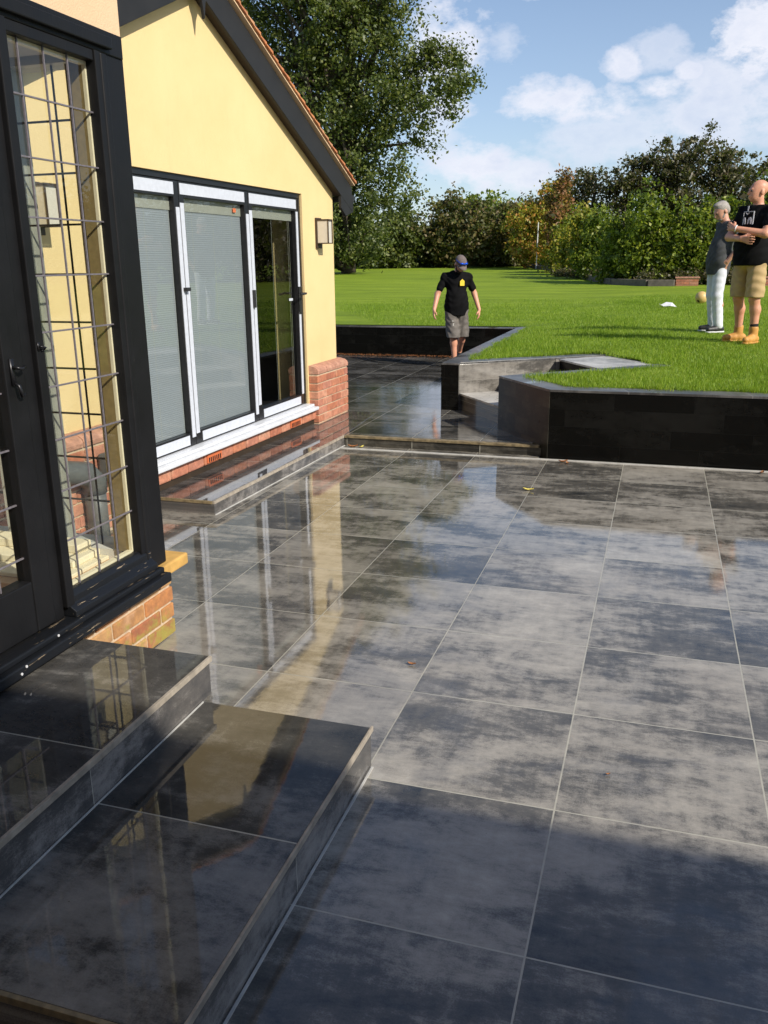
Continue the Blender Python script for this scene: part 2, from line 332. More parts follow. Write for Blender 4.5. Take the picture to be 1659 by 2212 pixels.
def glassmat(name, rough=0.0, tint=(1, 1, 1), refl=1.0):
    t = NT(name); t.t.nodes.remove(t.b)
    tr = t.n('ShaderNodeBsdfTransparent'); tr.inputs[0].default_value = (*tint, 1); gl = t.n('ShaderNodeBsdfGlossy'); gl.inputs['Roughness'].default_value = rough
    g_ = t.n('ShaderNodeNewGeometry'); cs = t.math('ABSOLUTE', t.vec('DOT_PRODUCT', g_.outputs['Incoming'], g_.outputs['True Normal'])); fr = t.math('ADD', t.math('MULTIPLY', t.math('POWER', t.math('SUBTRACT', 1.0, cs, clamp=True), 5.0), .95), .045); mx = t.n('ShaderNodeMixShader')
    b = t.n('ShaderNodeBump'); b.inputs['Strength'].default_value = .08; b.inputs['Distance'].default_value = .002; t.l(t.noise(t.pos(), 6, 2), b.inputs['Height']); t.l(b.outputs[0], gl.inputs['Normal'])
    t.l(t.math('MULTIPLY', fr, refl, clamp=True), mx.inputs[0]); t.l(tr.outputs[0], mx.inputs[1]); t.l(gl.outputs[0], mx.inputs[2]); t.l(mx.outputs[0], t.out.inputs[0]); return t.m
M['glass'] = glassmat('window_glass', 0.0, (.93, .95, .92), 1.6)
M['doorglass'] = glassmat('door_glass', 0.01, (.80, .84, .82), 2.0)
def blindmat():
    t = NT('blind_slats'); p = t.pos(); x, y, z = t.sep(p); w = t.math('SINE', t.math('MULTIPLY', z, 2 * math.pi / .0145)); s = t.math('ADD', t.math('MULTIPLY', w, .5), .5)
    cord = t.math('LESS_THAN', t.math('ABSOLUTE', t.math('SUBTRACT', t.math('FRACT', t.math('MULTIPLY', y, 3.4)), .5)), .012)
    c = t.mix(s, (.33, .35, .385), (.39, .41, .45)); c = t.mix(t.math('MULTIPLY', cord, .6), c, (.42, .42, .38)); t.set(col=c, rough=.45); t.bump(w, .25, .003); return t.m
M['blind'] = blindmat()
def leafmat(name, cols, trans=.35):
    t = NT(name); r = t.n('ShaderNodeNewGeometry').outputs['Random Per Island']; n = t.noise(t.pos(), .8, 3)
    n = t.math('ADD', t.math('MULTIPLY', n, .6), t.math('MULTIPLY', t.noise(t.pos(), 4.5, 4), .4)); f = t.math('ADD', t.math('MULTIPLY', r, .55), t.math('MULTIPLY', n, .45)); k = len(cols)
    c = t.ramp(f, [(.2 + .6 * i / (k - 1), c) for i, c in enumerate(cols)]); t.set(col=c, rough=.5)
    tr = t.n('ShaderNodeBsdfTranslucent'); t.l(t.mix(.5, c, (.25, .35, .02)), tr.inputs[0]); mx = t.n('ShaderNodeMixShader'); mx.inputs[0].default_value = trans
    t.l(t.b.outputs[0], mx.inputs[1]); t.l(tr.outputs[0], mx.inputs[2]); t.l(mx.outputs[0], t.out.inputs[0]); return t.m
M['leaf'] = leafmat('maple_leaves', [(.036, .054, .012), (.066, .092, .020), (.11, .14, .028), (.18, .19, .04)], .25)
M['leaf_brown'] = leafmat('hedgerow_leaves', [(.045, .07, .016), (.085, .09, .024), (.15, .10, .035), (.12, .15, .03)], .25)
M['leaf_dark'] = leafmat('thorn_leaves', [(.035, .04, .015), (.065, .062, .024), (.10, .075, .035), (.12, .12, .04)], .25)
M['leaf_green'] = leafmat('hornbeam_leaves', [(.045, .08, .010), (.10, .15, .015), (.20, .26, .022), (.36, .38, .035)], .4)
M['leaf_autumn'] = leafmat('autumn_leaves', [(.18, .26, .02), (.30, .30, .03), (.45, .28, .04), (.50, .19, .05)], .35)
M['leaf_yellow'] = leafmat('yellow_green_leaves', [(.10, .14, .015), (.20, .24, .02), (.30, .28, .025), (.34, .24, .03)], .3)
M['leaf_rust'] = leafmat('rusty_leaves', [(.16, .08, .03), (.26, .11, .045), (.30, .15, .05), (.12, .14, .03)], .3)
def lawnmat():
    t = NT('lawn_grass'); p = t.pos(); a = t.noise(t.vec('MULTIPLY', p, (.35, 1.4, 1)), 1.3, 5, .6); b = t.noise(p, 55, 4, .7); c3 = t.noise(p, 9, 4, .6)
    f = t.math('ADD', t.math('ADD', t.math('MULTIPLY', a, .62), t.math('MULTIPLY', b, .26)), t.math('MULTIPLY', c3, .12))
    pt = t.smooth(t.noise(p, .55, 5, .65, .5), .56, .72); f = t.math('ADD', f, t.math('MULTIPLY', pt, .07)); c = t.ramp(f, [(.30, (.105, .165, .010)), (.46, (.18, .265, .015)), (.58, (.25, .34, .022)), (.75, (.30, .35, .045))])
    t.set(col=c, rough=.8, spec=.25); t.bump(t.math('ADD', b, c3), .8, .03)
    return t.m
M['lawn'] = lawnmat()
M['blade'] = leafmat('grass_blades', [(.10, .19, .010), (.18, .31, .014), (.29, .44, .024), (.46, .55, .09)], .5)
M['skin'] = simple('skin', (.62, .30, .19), .5, .12, 14, sss=.06)
M['skin2'] = simple('pale_skin', (.55, .29, .20), .5, .12, 14, sss=.06)
M['teeblack'] = simple('black_cotton', (.006, .006, .0065), .9, .4, 12, bump=.4, spec=.12)
M['teegrey'] = simple('charcoal_cotton', (.075, .078, .080), .85, .3, 12, bump=.4, spec=.15)
M['khaki'] = simple('khaki_cotton', (.46, .32, .15), .8, .1, 12, bump=.5)
M['shortgrey'] = simple('grey_work_cotton', (.13, .115, .10), .85, .3, 14, bump=.5)
M['paint_spot'] = simple('white_paint_splash', (.55, .53, .48), .8, .3, 30)
M['jeans'] = simple('pale_denim', (.66, .68, .74), .8, .12, 10, bump=.5)
M['boot'] = simple('tan_leather', (.55, .27, .06), .6, .2, 20, bump=.4)
M['shoe'] = simple('black_trainer', (.02, .02, .02), .5, .3, 20)
M['white'] = simple('white_rubber', (.65, .65, .66), .5, .1)
M['hairgrey'] = simple('grey_hair', (.32, .29, .26), .7, .4, 120, bump=.8)
M['beard'] = simple('dark_beard', (.03, .018, .012), .8, .4, 120, bump=.8)
M['eye'] = simple('dark_eye', (.015, .012, .01), .3, .1)
M['cap'] = simple('grey_brown_cap', (.14, .11, .10), .8, .2, 30, bump=.3)
M['blueglass'] = simple('blue_mirror_lens', (.02, .12, .85), .12, .2, 6, metal=.7)
M['print'] = simple('white_shirt_print', (.55, .55, .58), .8, .2, 60)
M['yprint'] = simple('yellow_shirt_print', (.85, .62, .05), .8, .1, 60)
M['socks'] = simple('black_sock', (.012, .012, .012), .9, .2)
M['brownleaf'] = simple('dry_leaf', (.30, .12, .04), .7, .4, 60)
M['yleaf'] = simple('yellow_leaf', (.65, .55, .12), .7, .2, 60)
M['paper'] = simple('white_litter', (.7, .7, .7), .7, .1)
M['metal'] = simple('dull_black_iron', (.02, .02, .022), .35, .3, 40, metal=.5)

# ------------------------------------------------------------------ ground, lawn, patios
def lawn_z(x, y):
    s = min(1, max(0, (x + 2.2) / 2.4)); s = s * s * (3 - 2 * s)
    sg = min(1, max(0, (y - 9.0) / 1.5)); near = .560 + .018 * max(0, y - 7.3) * sg * sg * (3 - 2 * sg)
    left = .555 + (max(0, y - 13.8) * .0225)
    z = left * (1 - s) + near * s
    k = min(1, max(0, (y - 18) / 10)); z = z * (1 - k) + (.56 + .018 * (y - 7.3)) * k
    if y > 60: z = .56 + .018 * 52.7
    return z
def setting():
    g = MB(); g.add([(-150, -60, -.12), (150, -60, -.12), (150, 300, -.12), (-150, 300, -.12)], [(0, 1, 2, 3)]); tag(g.build('ground', M['soil'], fix=False), kind='structure')
    p = MB(); p.prism([(-1.95, -1.2), (16, -1.2), (16, 6.97), (-.87, 6.97), (-.87, 7.085), (-3.4, 7.085), (-3.4, 3.0), (-1.95, 3.0)], -.1, 0)
    tag(p.build('patio', M['patio']), kind='structure')
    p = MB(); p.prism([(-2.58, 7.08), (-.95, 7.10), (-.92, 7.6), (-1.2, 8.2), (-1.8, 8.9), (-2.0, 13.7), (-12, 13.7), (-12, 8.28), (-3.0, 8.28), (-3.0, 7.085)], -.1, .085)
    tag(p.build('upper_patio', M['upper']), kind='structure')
    # lawn sheet with the walls cut out of it
    out = [(50, 7.17), (-.69, 7.17), (-1.10, 7.72), (.138, 8.85), (.04, 8.98), (-.50, 9.76), (-.627, 9.90), (-1.89, 8.98), (-1.93, 13.78), (-60, 13.78), (-60, 90), (50, 90)][::-1]
    pts = [Vector(p) for p in out]; n = len(pts); edges = [(i, (i + 1) % n) for i in range(n)]
    def inside(x, y):
        c = False
        for i in range(n):
            x1, y1 = out[i]; x2, y2 = out[(i + 1) % n]
            if (y1 > y) != (y2 > y) and x < (x2 - x1) * (y - y1) / (y2 - y1) + x1: c = not c
        return c
    y = 7.5
    while y < 88:
        st = .35 if y < 16 else (1.0 if y < 30 else 3.0); x = -30 if y > 14 else -6
        while x < (10 if y < 30 else 45):
            if inside(x, y): pts.append(Vector((x + random.uniform(-.1, .1) * st, y + random.uniform(-.1, .1) * st)))
            x += st
        y += st
    v, e, f, *_ = delaunay_2d_cdt(pts, edges, [], 1, 1e-5)
    V = [(p.x, p.y, lawn_z(p.x, p.y) + (0.006 * math.sin(p.x * 3.1 + p.y) if p.y < 30 else 0)) for p in v]
    me = MB(); me.add(V, [tuple(q) for q in f]); o = me.build('lawn', M['lawn'], smooth=True, fix=False); tag(o, kind='structure')
    import bmesh
    bm = bmesh.new(); bm.from_mesh(o.data)
    for fc in bm.faces:
        if fc.normal.z < 0: fc.normal_flip()
    bm.to_mesh(o.data); bm.free()
    # short mown blades over the near lawn
    N = 300000; yy = 7.15 + (RNG.random(N) ** 1.35) * 13; xx = -.32 * yy + RNG.random(N) * (.47 * yy + .4)
    xx = np.where(yy > 13.9, xx - .02 * (yy - 13.9) * yy * RNG.random(N), xx)
    ok = np.zeros(N, bool); px = [a for a, b in out]; py = [b for a, b in out]
    c = np.zeros(N, bool)
    for i in range(n):
        x1, y1 = out[i]; x2, y2 = out[(i + 1) % n]
        if y1 == y2: continue
        m = ((y1 > yy) != (y2 > yy)) & (xx < (x2 - x1) * (yy - y1) / (y2 - y1) + x1); c ^= m
    xx = xx[c]; yy = yy[c]
    for i in range(n):                                                # longer ragged fringe leaning over the wall tops
        (x1, y1), (x2, y2) = out[i], out[(i + 1) % n]; L = math.hypot(x2 - x1, y2 - y1)
        if max(y1, y2) > 14 or L > 12 and y1 > 13: continue
        x1, x2 = min(x1, 6), min(x2, 6); L = math.hypot(x2 - x1, y2 - y1)
        k = int(L * 700); q = RNG.random(k); o = np.abs(RNG.normal(size=k)) * .022 * (1 + np.sin(q * L * 9)) - .008; nx, ny = -(y2 - y1) / max(L, .01), (x2 - x1) / max(L, .01)
        xx = np.r_[xx, x1 + (x2 - x1) * q - nx * o]; yy = np.r_[yy, y1 + (y2 - y1) * q - ny * o]
    N = len(xx)
    s = np.clip((xx + 2.2) / 2.4, 0, 1); s = s * s * (3 - 2 * s); SG = np.clip((yy - 9) / 1.5, 0, 1); SG = SG * SG * (3 - 2 * SG); zz = (.555 + np.maximum(0, yy - 13.8) * .0225) * (1 - s) + (.560 + .018 * np.maximum(0, yy - 7.3) * SG) * s
    a = RNG.random(N) * 6.283; h = (.014 + RNG.random(N) ** 2 * .038) * (1 + .3 * np.sin(xx * 2.1 + 1.3 * yy) * np.sin(yy * 1.7) + .25 * np.sin(xx * 9.3 + 2 * np.sin(yy * 5)) * np.sin(yy * 7.7)); w = .0022 + RNG.random(N) * .0022; lx = (RNG.random(N) - .5) * .045; ly = (RNG.random(N) - .5) * .045
    V = np.zeros((N, 3, 3)); V[:, 0] = np.c_[xx - np.cos(a) * w, yy - np.sin(a) * w, zz - .006]; V[:, 1] = np.c_[xx + np.cos(a) * w, yy + np.sin(a) * w, zz - .006]; V[:, 2] = np.c_[xx + lx, yy + ly, zz + h]
    o = np_mesh('grass', V.reshape(-1, 3), np.arange(3 * N).reshape(-1, 3), M['blade'], smooth=False)
    tag(o, 'short bright green grass blades of the near lawn', 'grass', kind='stuff')
setting()

def walls():
    A = (-.80, 6.97); B = (-1.345, 7.72)
    t = thing('retaining_wall', 'long black tiled retaining wall along the patio with an angled left end', 'wall', (0, 6.97, 0))
    poly = [A, (16, 6.97), (16, 7.19), (-.69, 7.19), (-1.10, 7.73), (.138, 8.862), (.03, 8.98), B]
    MB().prism(poly, -.05, .548).build('wall_body', M['wall_tile'], t, bevel=.003)
    a, b = Vector(A), Vector(B); nn = Vector((-.809, -.588)) * .004
    MB().prism([tuple(a), tuple(b), tuple(b + nn), tuple(a + nn)], -.04, .547).build('side_panel', M['wall_bounce'], t)  # black wall tile again; bounced light is painted in as lighter olive
    cp = [(-.803, 6.966), (16, 6.966), (16, 7.192), (-.69, 7.192), (-1.10, 7.732), (.138, 8.864), (.03, 8.984), (-1.35, 7.722)]
    MB().prism(cp, .5485, .568).build('coping', M['coping'], t, bevel=.002)
    t = thing('retaining_wall', 'low tiled wall with a square dark end pillar running back beside the garden steps', 'wall', (-2, 8.7, 0))
    poly = [(-2.095, 8.63), (-1.925, 8.69), (-.507, 9.753), (-.627, 9.91), (-1.88, 8.985), (-1.925, 13.60), (-2.10, 13.60)]
    MB().prism(poly, -.05, .548).build('wall_body', M['wall_pale'], t, bevel=.003)
    MB().box(-2.097, -1.922, 8.615, 8.628, .0, .547).build('end_panel', M['wall_tile'], t)
    MB().prism([(-2.098, 8.612), (-1.92, 8.612), (-1.92, 8.69), (-.50, 9.753), (-.62, 9.915), (-1.878, 8.988), (-1.92, 13.80), (-2.103, 13.60)], .5485, .567).build('coping', M['coping'], t, bevel=.002)
    MB().box(-2.108, -2.103, 8.63, 13.59, .0, .547).build('side_panel', M['wall_tile'], t)
    t = thing('retaining_wall', 'dark low wall across the back of the upper patio below the far lawn', 'wall', (-5, 13.6, 0))
    MB().box(-14, -2.105, 13.61, 13.80, -.05, .536).build('wall_body', M['wall_tile'], t, bevel=.003)
    MB().box(-14, -2.105, 13.603, 13.805, .5365, .553).build('coping', M['coping'], t)
    # steps between the two walls
    t = thing('garden_steps', 'pale stone steps climbing between two walls from the upper patio to the lawn', 'steps', (-1.5, 8.6, 0))
    d = (.79, .61)
    def st(k): return [(-1.935 + d[0] * k, 8.70 + d[1] * k), (-1.33 + d[0] * k, 7.80 + d[1] * k)]
    for i, (k0, z) in enumerate([(0, .25), (.52, .39), (1.06, .556)]):
        a, b = st(k0)
        e = [(-.49, 9.755), (.035, 8.975)]
        if i == 0: a = (-1.925, 8.715); b = (-1.375, 7.98)
        if i == 2: a = (-.985, 9.17 + .17); b = (-.50, 8.56)
        MB().prism([a, b, e[1], e[0]], .0, z - .019).build('riser', M['wall_pale'] if i < 1 else M['wall_tile'], t)
        a2 = (a[0] - .012, a[1] - .009); b2 = (b[0] - .012, b[1] - .009)
        MB().prism([a2, b2, e[1], e[0]], z - .0185, z).build('tread', M['slab'], t, bevel=.002)
    # raised edge of the upper patio
    t = thing('patio_step', 'low tiled step with a worn beige edge up to the upper patio', 'step', (-1.7, 7.08, 0))
    MB().box(-2.60, -.86, 7.055, 7.079, .001, .068).build('riser', M['riserx'], t)
    MB().prism([(-2.60, 7.045), (-.885, 7.045), (-.86, 7.10), (-2.60, 7.10)], .0685, .089).build('edge', M['edge_dirty'], t, bevel=.002)
    m = MB(); m.box(-2.59, 16, 6.905, 6.935, -.01, .006); tag(m.build('edging_strip', M['trim'], bevel=.001), 'thin pale strip across the patio at the foot of the black wall', 'edging')
    # platform below the folding doors
    t = thing('door_platform', 'low tiled platform below the white folding doors', 'step', (-2.9, 5.5, 0))
    x = lambda y: -2.67 + .028 * (y - 4.76)
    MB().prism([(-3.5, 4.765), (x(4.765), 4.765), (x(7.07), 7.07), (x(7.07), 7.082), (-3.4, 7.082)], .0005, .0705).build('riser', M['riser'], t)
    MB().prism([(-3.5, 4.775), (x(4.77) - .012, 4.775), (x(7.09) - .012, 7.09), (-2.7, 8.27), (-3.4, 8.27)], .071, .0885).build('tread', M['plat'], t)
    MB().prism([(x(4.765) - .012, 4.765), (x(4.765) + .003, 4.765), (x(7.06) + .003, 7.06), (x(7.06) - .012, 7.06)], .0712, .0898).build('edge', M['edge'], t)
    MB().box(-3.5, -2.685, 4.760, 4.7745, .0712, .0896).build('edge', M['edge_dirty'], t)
    MB().prism([(x(4.765) + .004, 4.76), (x(4.765) + .012, 4.76), (x(7.04) + .012, 7.04), (x(7.04) + .004, 7.04)], -.01, .004).build('grout_line', M['trim'], t)
walls()

def doorsteps():
    t = thing('doorstep', 'lower wide dark glossy doorstep nearest the camera', 'step', (-1.2, 1.7, 0))
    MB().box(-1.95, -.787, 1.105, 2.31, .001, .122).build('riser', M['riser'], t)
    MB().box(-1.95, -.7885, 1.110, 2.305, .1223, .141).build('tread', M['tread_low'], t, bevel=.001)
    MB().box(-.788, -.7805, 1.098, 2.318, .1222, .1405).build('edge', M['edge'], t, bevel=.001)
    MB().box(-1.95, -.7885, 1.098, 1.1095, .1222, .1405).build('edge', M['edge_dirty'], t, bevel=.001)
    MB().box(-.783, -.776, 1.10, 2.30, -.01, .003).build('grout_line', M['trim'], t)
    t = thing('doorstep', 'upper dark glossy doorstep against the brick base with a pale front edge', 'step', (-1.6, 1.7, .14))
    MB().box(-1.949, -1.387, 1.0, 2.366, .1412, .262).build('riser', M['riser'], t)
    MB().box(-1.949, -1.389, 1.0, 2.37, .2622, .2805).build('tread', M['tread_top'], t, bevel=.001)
    MB().box(-1.3885, -1.378, 1.0, 2.372, .2621, .2812).build('edge', M['edge'], t, bevel=.001)
    MB().box(-1.384, -1.380, 1.11, 2.30, .141, .1445).build('grout_line', M['trim'], t)
doorsteps()

# ------------------------------------------------------------------ garden room with the folding doors
def bricks(u0, u1, z0, z1, off0, off1, fn, L=.215, h=.065, j=.010, first=0, stag=True):
    """individual bricks filling a panel u0..u1, z0..z1"""
    m = MB(); z = z0; k = first
    while z < z1 - .02:
        zt = min(z + h, z1); u = u0 - (L / 2 if (k % 2 and stag) else 0)
        while u < u1:
            a = max(u, u0); b = min(u + L, u1)
            if b - a > .03:
                r = random.uniform(-.002, .002); m.box(off0, off1 + r, a, b, z + random.uniform(0, .0015), zt - random.uniform(0, .0015), fn)
            u += L + j
        z += h + j; k += 1
    return m
APU, APZ, SL = 5.76, 3.34, .456
def Lz(u): return APZ - SL * abs(u - APU)
def garden_room():
    R = thing('garden_room', 'yellow rendered gable wing with white edged folding doors and brick plinth', 'house wing', (-3.2, 5.8, 0))
    U0, U1, D0, D1, DT, DB = 3.30, 8.22, 4.43, 7.50, 2.155, .25
    w = MB()
    fr = [(U0, .0), (D0, .0), (D0, DT), (D1, DT), (D1, .0), (U1, .0), (U1, Lz(U1)), (APU, APZ), (U0, Lz(U0))]
    for off in (0, -.3): w.add([wing(off, u, z) for u, z in fr], [tuple(range(len(fr)))])
    n = len(fr); w.f += [(i, (i + 1) % n, n + (i + 1) % n, n + i) for i in range(n)]
    w.box(-6, -.3005, U1 - .3, U1, 0, Lz(U1), wing); w.box(-6, -.3005, U0, U0 + .3, 0, Lz(U0), wing)
    w.build('wall', M['yellow'], R)
    # inside of the room
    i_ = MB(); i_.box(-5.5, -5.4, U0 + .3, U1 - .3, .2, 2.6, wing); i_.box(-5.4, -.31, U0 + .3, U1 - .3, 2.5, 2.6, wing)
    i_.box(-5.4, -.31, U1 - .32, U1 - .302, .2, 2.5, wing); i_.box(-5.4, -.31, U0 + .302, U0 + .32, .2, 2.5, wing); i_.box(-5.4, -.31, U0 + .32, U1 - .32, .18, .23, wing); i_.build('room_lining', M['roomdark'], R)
    MB().box(-2.6, -2.4, 7.0, 7.3, .23, 2.3, wing).build('curtain', M['header'], R)
    # plinths: right of the doors and left
    for a, b in ((7.52, 8.29), (3.22, 4.41)):
        pl = MB().box(-.28, .083, a + .006, b - .006, .0, .565, wing).build('plinth', M['mortar'], R)
        bm = bricks(a, b, .10, .55, -.10, .092, wing, first=1); bm.build('brickwork', M['brick'], pl, bevel=.004)
        s = MB(); u = a
        base = MB(); u = a
        while u < b - .02:
            base.box(-.10, .092, u, min(u + .1025, b), .022, .089, wing); u += .1125
        base.build('brickwork', M['brick'], pl, bevel=.004)
        c = MB(); u = a
        while u < b - .02:
            e = min(u + .215, b); prof = [(-.10, .558), (.096, .558), (.098, .585), (.088, .607), (.068, .622), (.02, .637), (-.10, .640)]
            k = len(prof); c.add([wing(o, u, z) for o, z in prof] + [wing(o, e, z) for o, z in prof], [tuple(range(k))[::-1], tuple(range(k, 2 * k))] + [(q, (q + 1) % k, k + (q + 1) % k, k + q) for q in range(k)]); u = e + .008
        c.build('coping', M['brickcap'], pl, bevel=.003)
    # barge boards, soffit, verge, tiles
    def rake(m, side, o0, o1, z0, z1, ua, ub):
        """slab following the roof line; z0,z1 measured above it"""
        P = []
        for o in (o0, o1):
            for u, dz in ((ua, z0), (ub, z0), (ub, z1), (ua, z1)):
                P.append(wing(o, APU + side * u, APZ - SL * u + dz))
        m.add(P, [(0, 1, 2, 3), (7, 6, 5, 4), (0, 4, 5, 1), (3, 2, 6, 7), (1, 5, 6, 2), (0, 3, 7, 4)])
    E_ = U1 - APU
    for sd_ in (1, -1):
        m = MB(); rake(m, sd_, .062, .088, -.030, .190, 0, E_ + .30); m.build('barge_board', M['barge'], R, bevel=.003)
        m = MB(); rake(m, sd_, -.02, .0615, -.012, .012, 0, E_ + .05); m.build('soffit', M['soffit'], R)
        m = MB(); rake(m, sd_, -6, .118, .208, .222, 0, E_ + .30); m.build('verge', M['cream'], R)
        m = MB(); k = 0; u = 0.0
        while u < E_ + .28:
            P = []; a = u; b = u + .115
            for o in (-6, .135 + random.uniform(-.004, .004)):
                for uu, dz in ((a, .224), (b, .228 + .0), (b, .252), (a, .232)): P.append(wing(o, APU + sd_ * uu, APZ - SL * uu + dz))
            m.add(P, [(0, 1, 2, 3), (7, 6, 5, 4), (0, 4, 5, 1), (3, 2, 6, 7), (1, 5, 6, 2), (0, 3, 7, 4)]); u += .098
        m.build('roof_tiles', M['tile'], R)
        # box end at the foot of the barge board
        u = APU + sd_ * (E_ + .01); v = APU + sd_ * (E_ + .33)
        poly = [(u, Lz(u) - .03), (u, Lz(u) - .14), (u + sd_ * .12, Lz(u) - .21), (v, Lz(v) - .02), (v, Lz(v) + .14)]
        k = len(poly); m = MB(); m.add([wing(.060, a, b) for a, b in poly] + [wing(.086, a, b) for a, b in poly], [tuple(range(k)), tuple(range(k, 2 * k))] + [(q, (q + 1) % k, k + (q + 1) % k, k + q) for q in range(k)]); m.build('eaves_end', M['barge'], R)
        m = MB(); gu = APU + sd_ * (E_ + .35); gz = Lz(gu) + .14
        pr = [(math.cos(math.pi * (1 + q / 8)) * .055, math.sin(math.pi * (1 + q / 8)) * .055) for q in range(9)]
        m.add([wing(.08, gu + a, gz + b) for a, b in pr] + [wing(-6, gu + a, gz + b) for a, b in pr], [tuple(range(9))] + [(q, q + 1, 10 + q, 9 + q) for q in range(8)]); m.build('gutter', M['dark'], R)
    m = MB(); m.tube([wing(-.15, 8.55, 2.12), wing(-.15, 8.50, 2.0), wing(-.2, 8.30, 1.86), wing(-.2, 8.27, 1.75), wing(-.2, 8.27, .2)], .034, 10); m.build('downpipe', M['dark'], R, smooth=True)
    # finial hanging at the apex
    m = MB(); poly = [(-.045, .26), (.045, .26), (.05, -.05), (.022, -.10), (0, -.20), (-.022, -.10), (-.05, -.05)]; k = len(poly)
    m.add([wing(o, APU + .02 + a, APZ + .0 + b) for o in (.089, .112) for a, b in poly], [tuple(range(k)), tuple(range(k, 2 * k))] + [(q, (q + 1) % k, k + (q + 1) % k, k + q) for q in range(k)]); m.build('finial', M['barge'], R, bevel=.003)
    # threshold: sill, bricks on edge, vents
    m = MB(); m.box(-.09, .105, D0 - .08, D1 + .0, .232, .262, wing); m.box(-.09, .06, D0 - .03, D1, .2625, .285, wing); m.build('sill', M['upvc'], R, bevel=.006)
    m = MB(); u = D0 - .05
    while u < 7.51:
        m.box(-.2, .058 + random.uniform(-.002, .002), u, u + .21, .135, .229, wing); u += .219
    m.build('sill_bricks', M['brick'], R, bevel=.012)
    MB().box(-.2, .040, D0 - .02, 7.52, .0, .133, wing).build('painted_shadow_gap', M['soffit'], R)  # dark strip standing in for the shadow below the sill bricks
    for u in (5.50, 6.95):
        v = MB().box(.055, .068, u, u + .21, .150, .215, wing).build('air_vent', M['vent'], R, bevel=.002)
        m = MB()
        for k in range(7): m.box(.0685, .071, u + .015 + k * .027, u + .027 + k * .027, .156, .19, wing)
        m.build('slot', M['gap'], v)  # near-black bars paint the shade inside the vent openings
    # door leaves
    fr_ = MB(); fr_.box(-.12, -.02, D0, D1, 2.115, DT - .002, wing); fr_.box(-.12, -.02, D1 - .035, D1 - .002, .286, 2.1145, wing); fr_.box(-.12, -.02, D0 + .002, D0 + .035, .286, 2.1145, wing); fr_.build('door_frame', M['alu'], R, bevel=.002)
    joints = [D0 + .035, 5.515, 6.525, D1 - .035]; zb, zt = .288, 2.112
    for i in range(3):
        a, b = joints[i] + .003, joints[i + 1] - .003; s = .062
        P = MB(); P.box(-.085, -.025, a, a + s, zb, zt, wing); P.box(-.085, -.025, b - s, b, zb, zt, wing); P.box(-.085, -.025, a + s, b - s, zt - .105, zt, wing); P.box(-.085, -.025, a + s, b - s, zb, zb + .095, wing)
        door = P.build('door_leaf', M['alu'], R, bevel=.002)
        MB().pane([wing(-.057, a + s, zb + .095), wing(-.057, b - s, zb + .095), wing(-.057, b - s, zt - .105), wing(-.057, a + s, zt - .105)]).build('glass', M['doorglass'], door, fix=False)
        MB().box(-.075, -.0625, a + s, b - s, zt - .19, zt - .106, wing).build('blind_header', M['header'], door)
        if i < 2: MB().box(-.078, -.068, a + s + .004, b - s - .004, zb + .097, zt - .19, wing).build('blind', M['blind'], door)
        else:
            m = MB()
            for q in (.14, .48, .80, .83): m.box(-.071, -.0695, a + q, a + q + .0022, zb + .10, zt - .19, wing)
            m.build('blind_cord', M['header'], door)
            MB().box(-.0525, -.0505, b - s - .13, b - s - .055, 1.24, 1.262, wing).build('sticker', M['film'], door)
        F = MB(); jt = random.uniform(-.006, .006)
        F.box(-.0245, -.0215, a + .012, b - .012 - (.05 if i < 2 else .03), zt - .09 + jt, zt - .012, wing)                       # top rail
        F.box(-.0245, -.0215, a + .09, b - .085, zb + .012, zb + .082, wing)                             # bottom rail
        if i > 0: F.box(-.0245, -.0205, a + .003, a + .050, zb + .13 - .05 * (i == 1), zt - .14, wing)
        if i < 2: F.box(-.0245, -.0205, b - .046, b - .002, zb + .06, zt - .17, wing)
        else:
            F.box(-.0245, -.0205, b - .050, b - .012, zb + .10, 1.14, wing); F.box(-.0245, -.0205, b - .050, b - .012, 1.36, zt - .11, wing)
        F.build('protective_film', M['film'], door)
        if i == 1: MB().box(-.0524, -.0500, b - s - .14, b - s - .095, zt - .165, zt - .135, wing).build('orange_sticker', M['vent'], door)
        if i < 2:
            MB().box(-.0200, .012, b - .03, b + .02, 1.385, 1.41, wing).build('hinge', M['dark'], door, bevel=.003) if i == 0 else MB().box(-.0200, .002, b - .012, b + .012, 1.22, 1.36, wing).build('catch', M['dark'], door, bevel=.003)
        else:
            h = MB(); h.box(-.02, -.012, b - .055, b - .008, 1.12, 1.36, wing); h.tube([wing(-.012, b - .03, 1.30), wing(.045, b - .03, 1.30), wing(.05, b - .05, 1.30), wing(.05, b - .16, 1.295)], .010, 8); h.build('handle', M['dark'], door, bevel=.002)
garden_room()

def wall_lamp(u, z, label):
    t = thing('wall_lamp', label, 'lamp', wing(0, u, z), 'box lamps on the yellow wall')
    MB().box(.001, .022, u - .055, u + .055, z - .135, z + .135, wing).build('back_plate', M['lampmetal'], t, bevel=.003)
    a, b, c, d = u - .052, u + .052, z - .095, z + .115
    m = MB()
    for uu in (a, b - .008):
        m.box(.125, .133, uu, uu + .008, c, d, wing)
    for zz in (c, d - .008):
        m.box(.024, .133, a, a + .008, zz, zz + .008, wing); m.box(.024, .133, b - .008, b, zz, zz + .008, wing); m.box(.125, .133, a, b, zz, zz + .008, wing)
    m.box(.0225, .134, a - .001, b + .001, d, d + .006, wing); m.build('frame', M['lampmetal'], t)
    MB().box(.024, .124, a + .004, b - .004, c + .008, d - .008, wing).build('glass_shade', M['lampglass'], t)
wall_lamp(7.83, 1.83, 'frosted box lamp on the yellow wall between the folding doors and the wall corner')
wall_lamp(4.03, 1.86, 'frosted box lamp on the yellow wall seen through the leaded window')

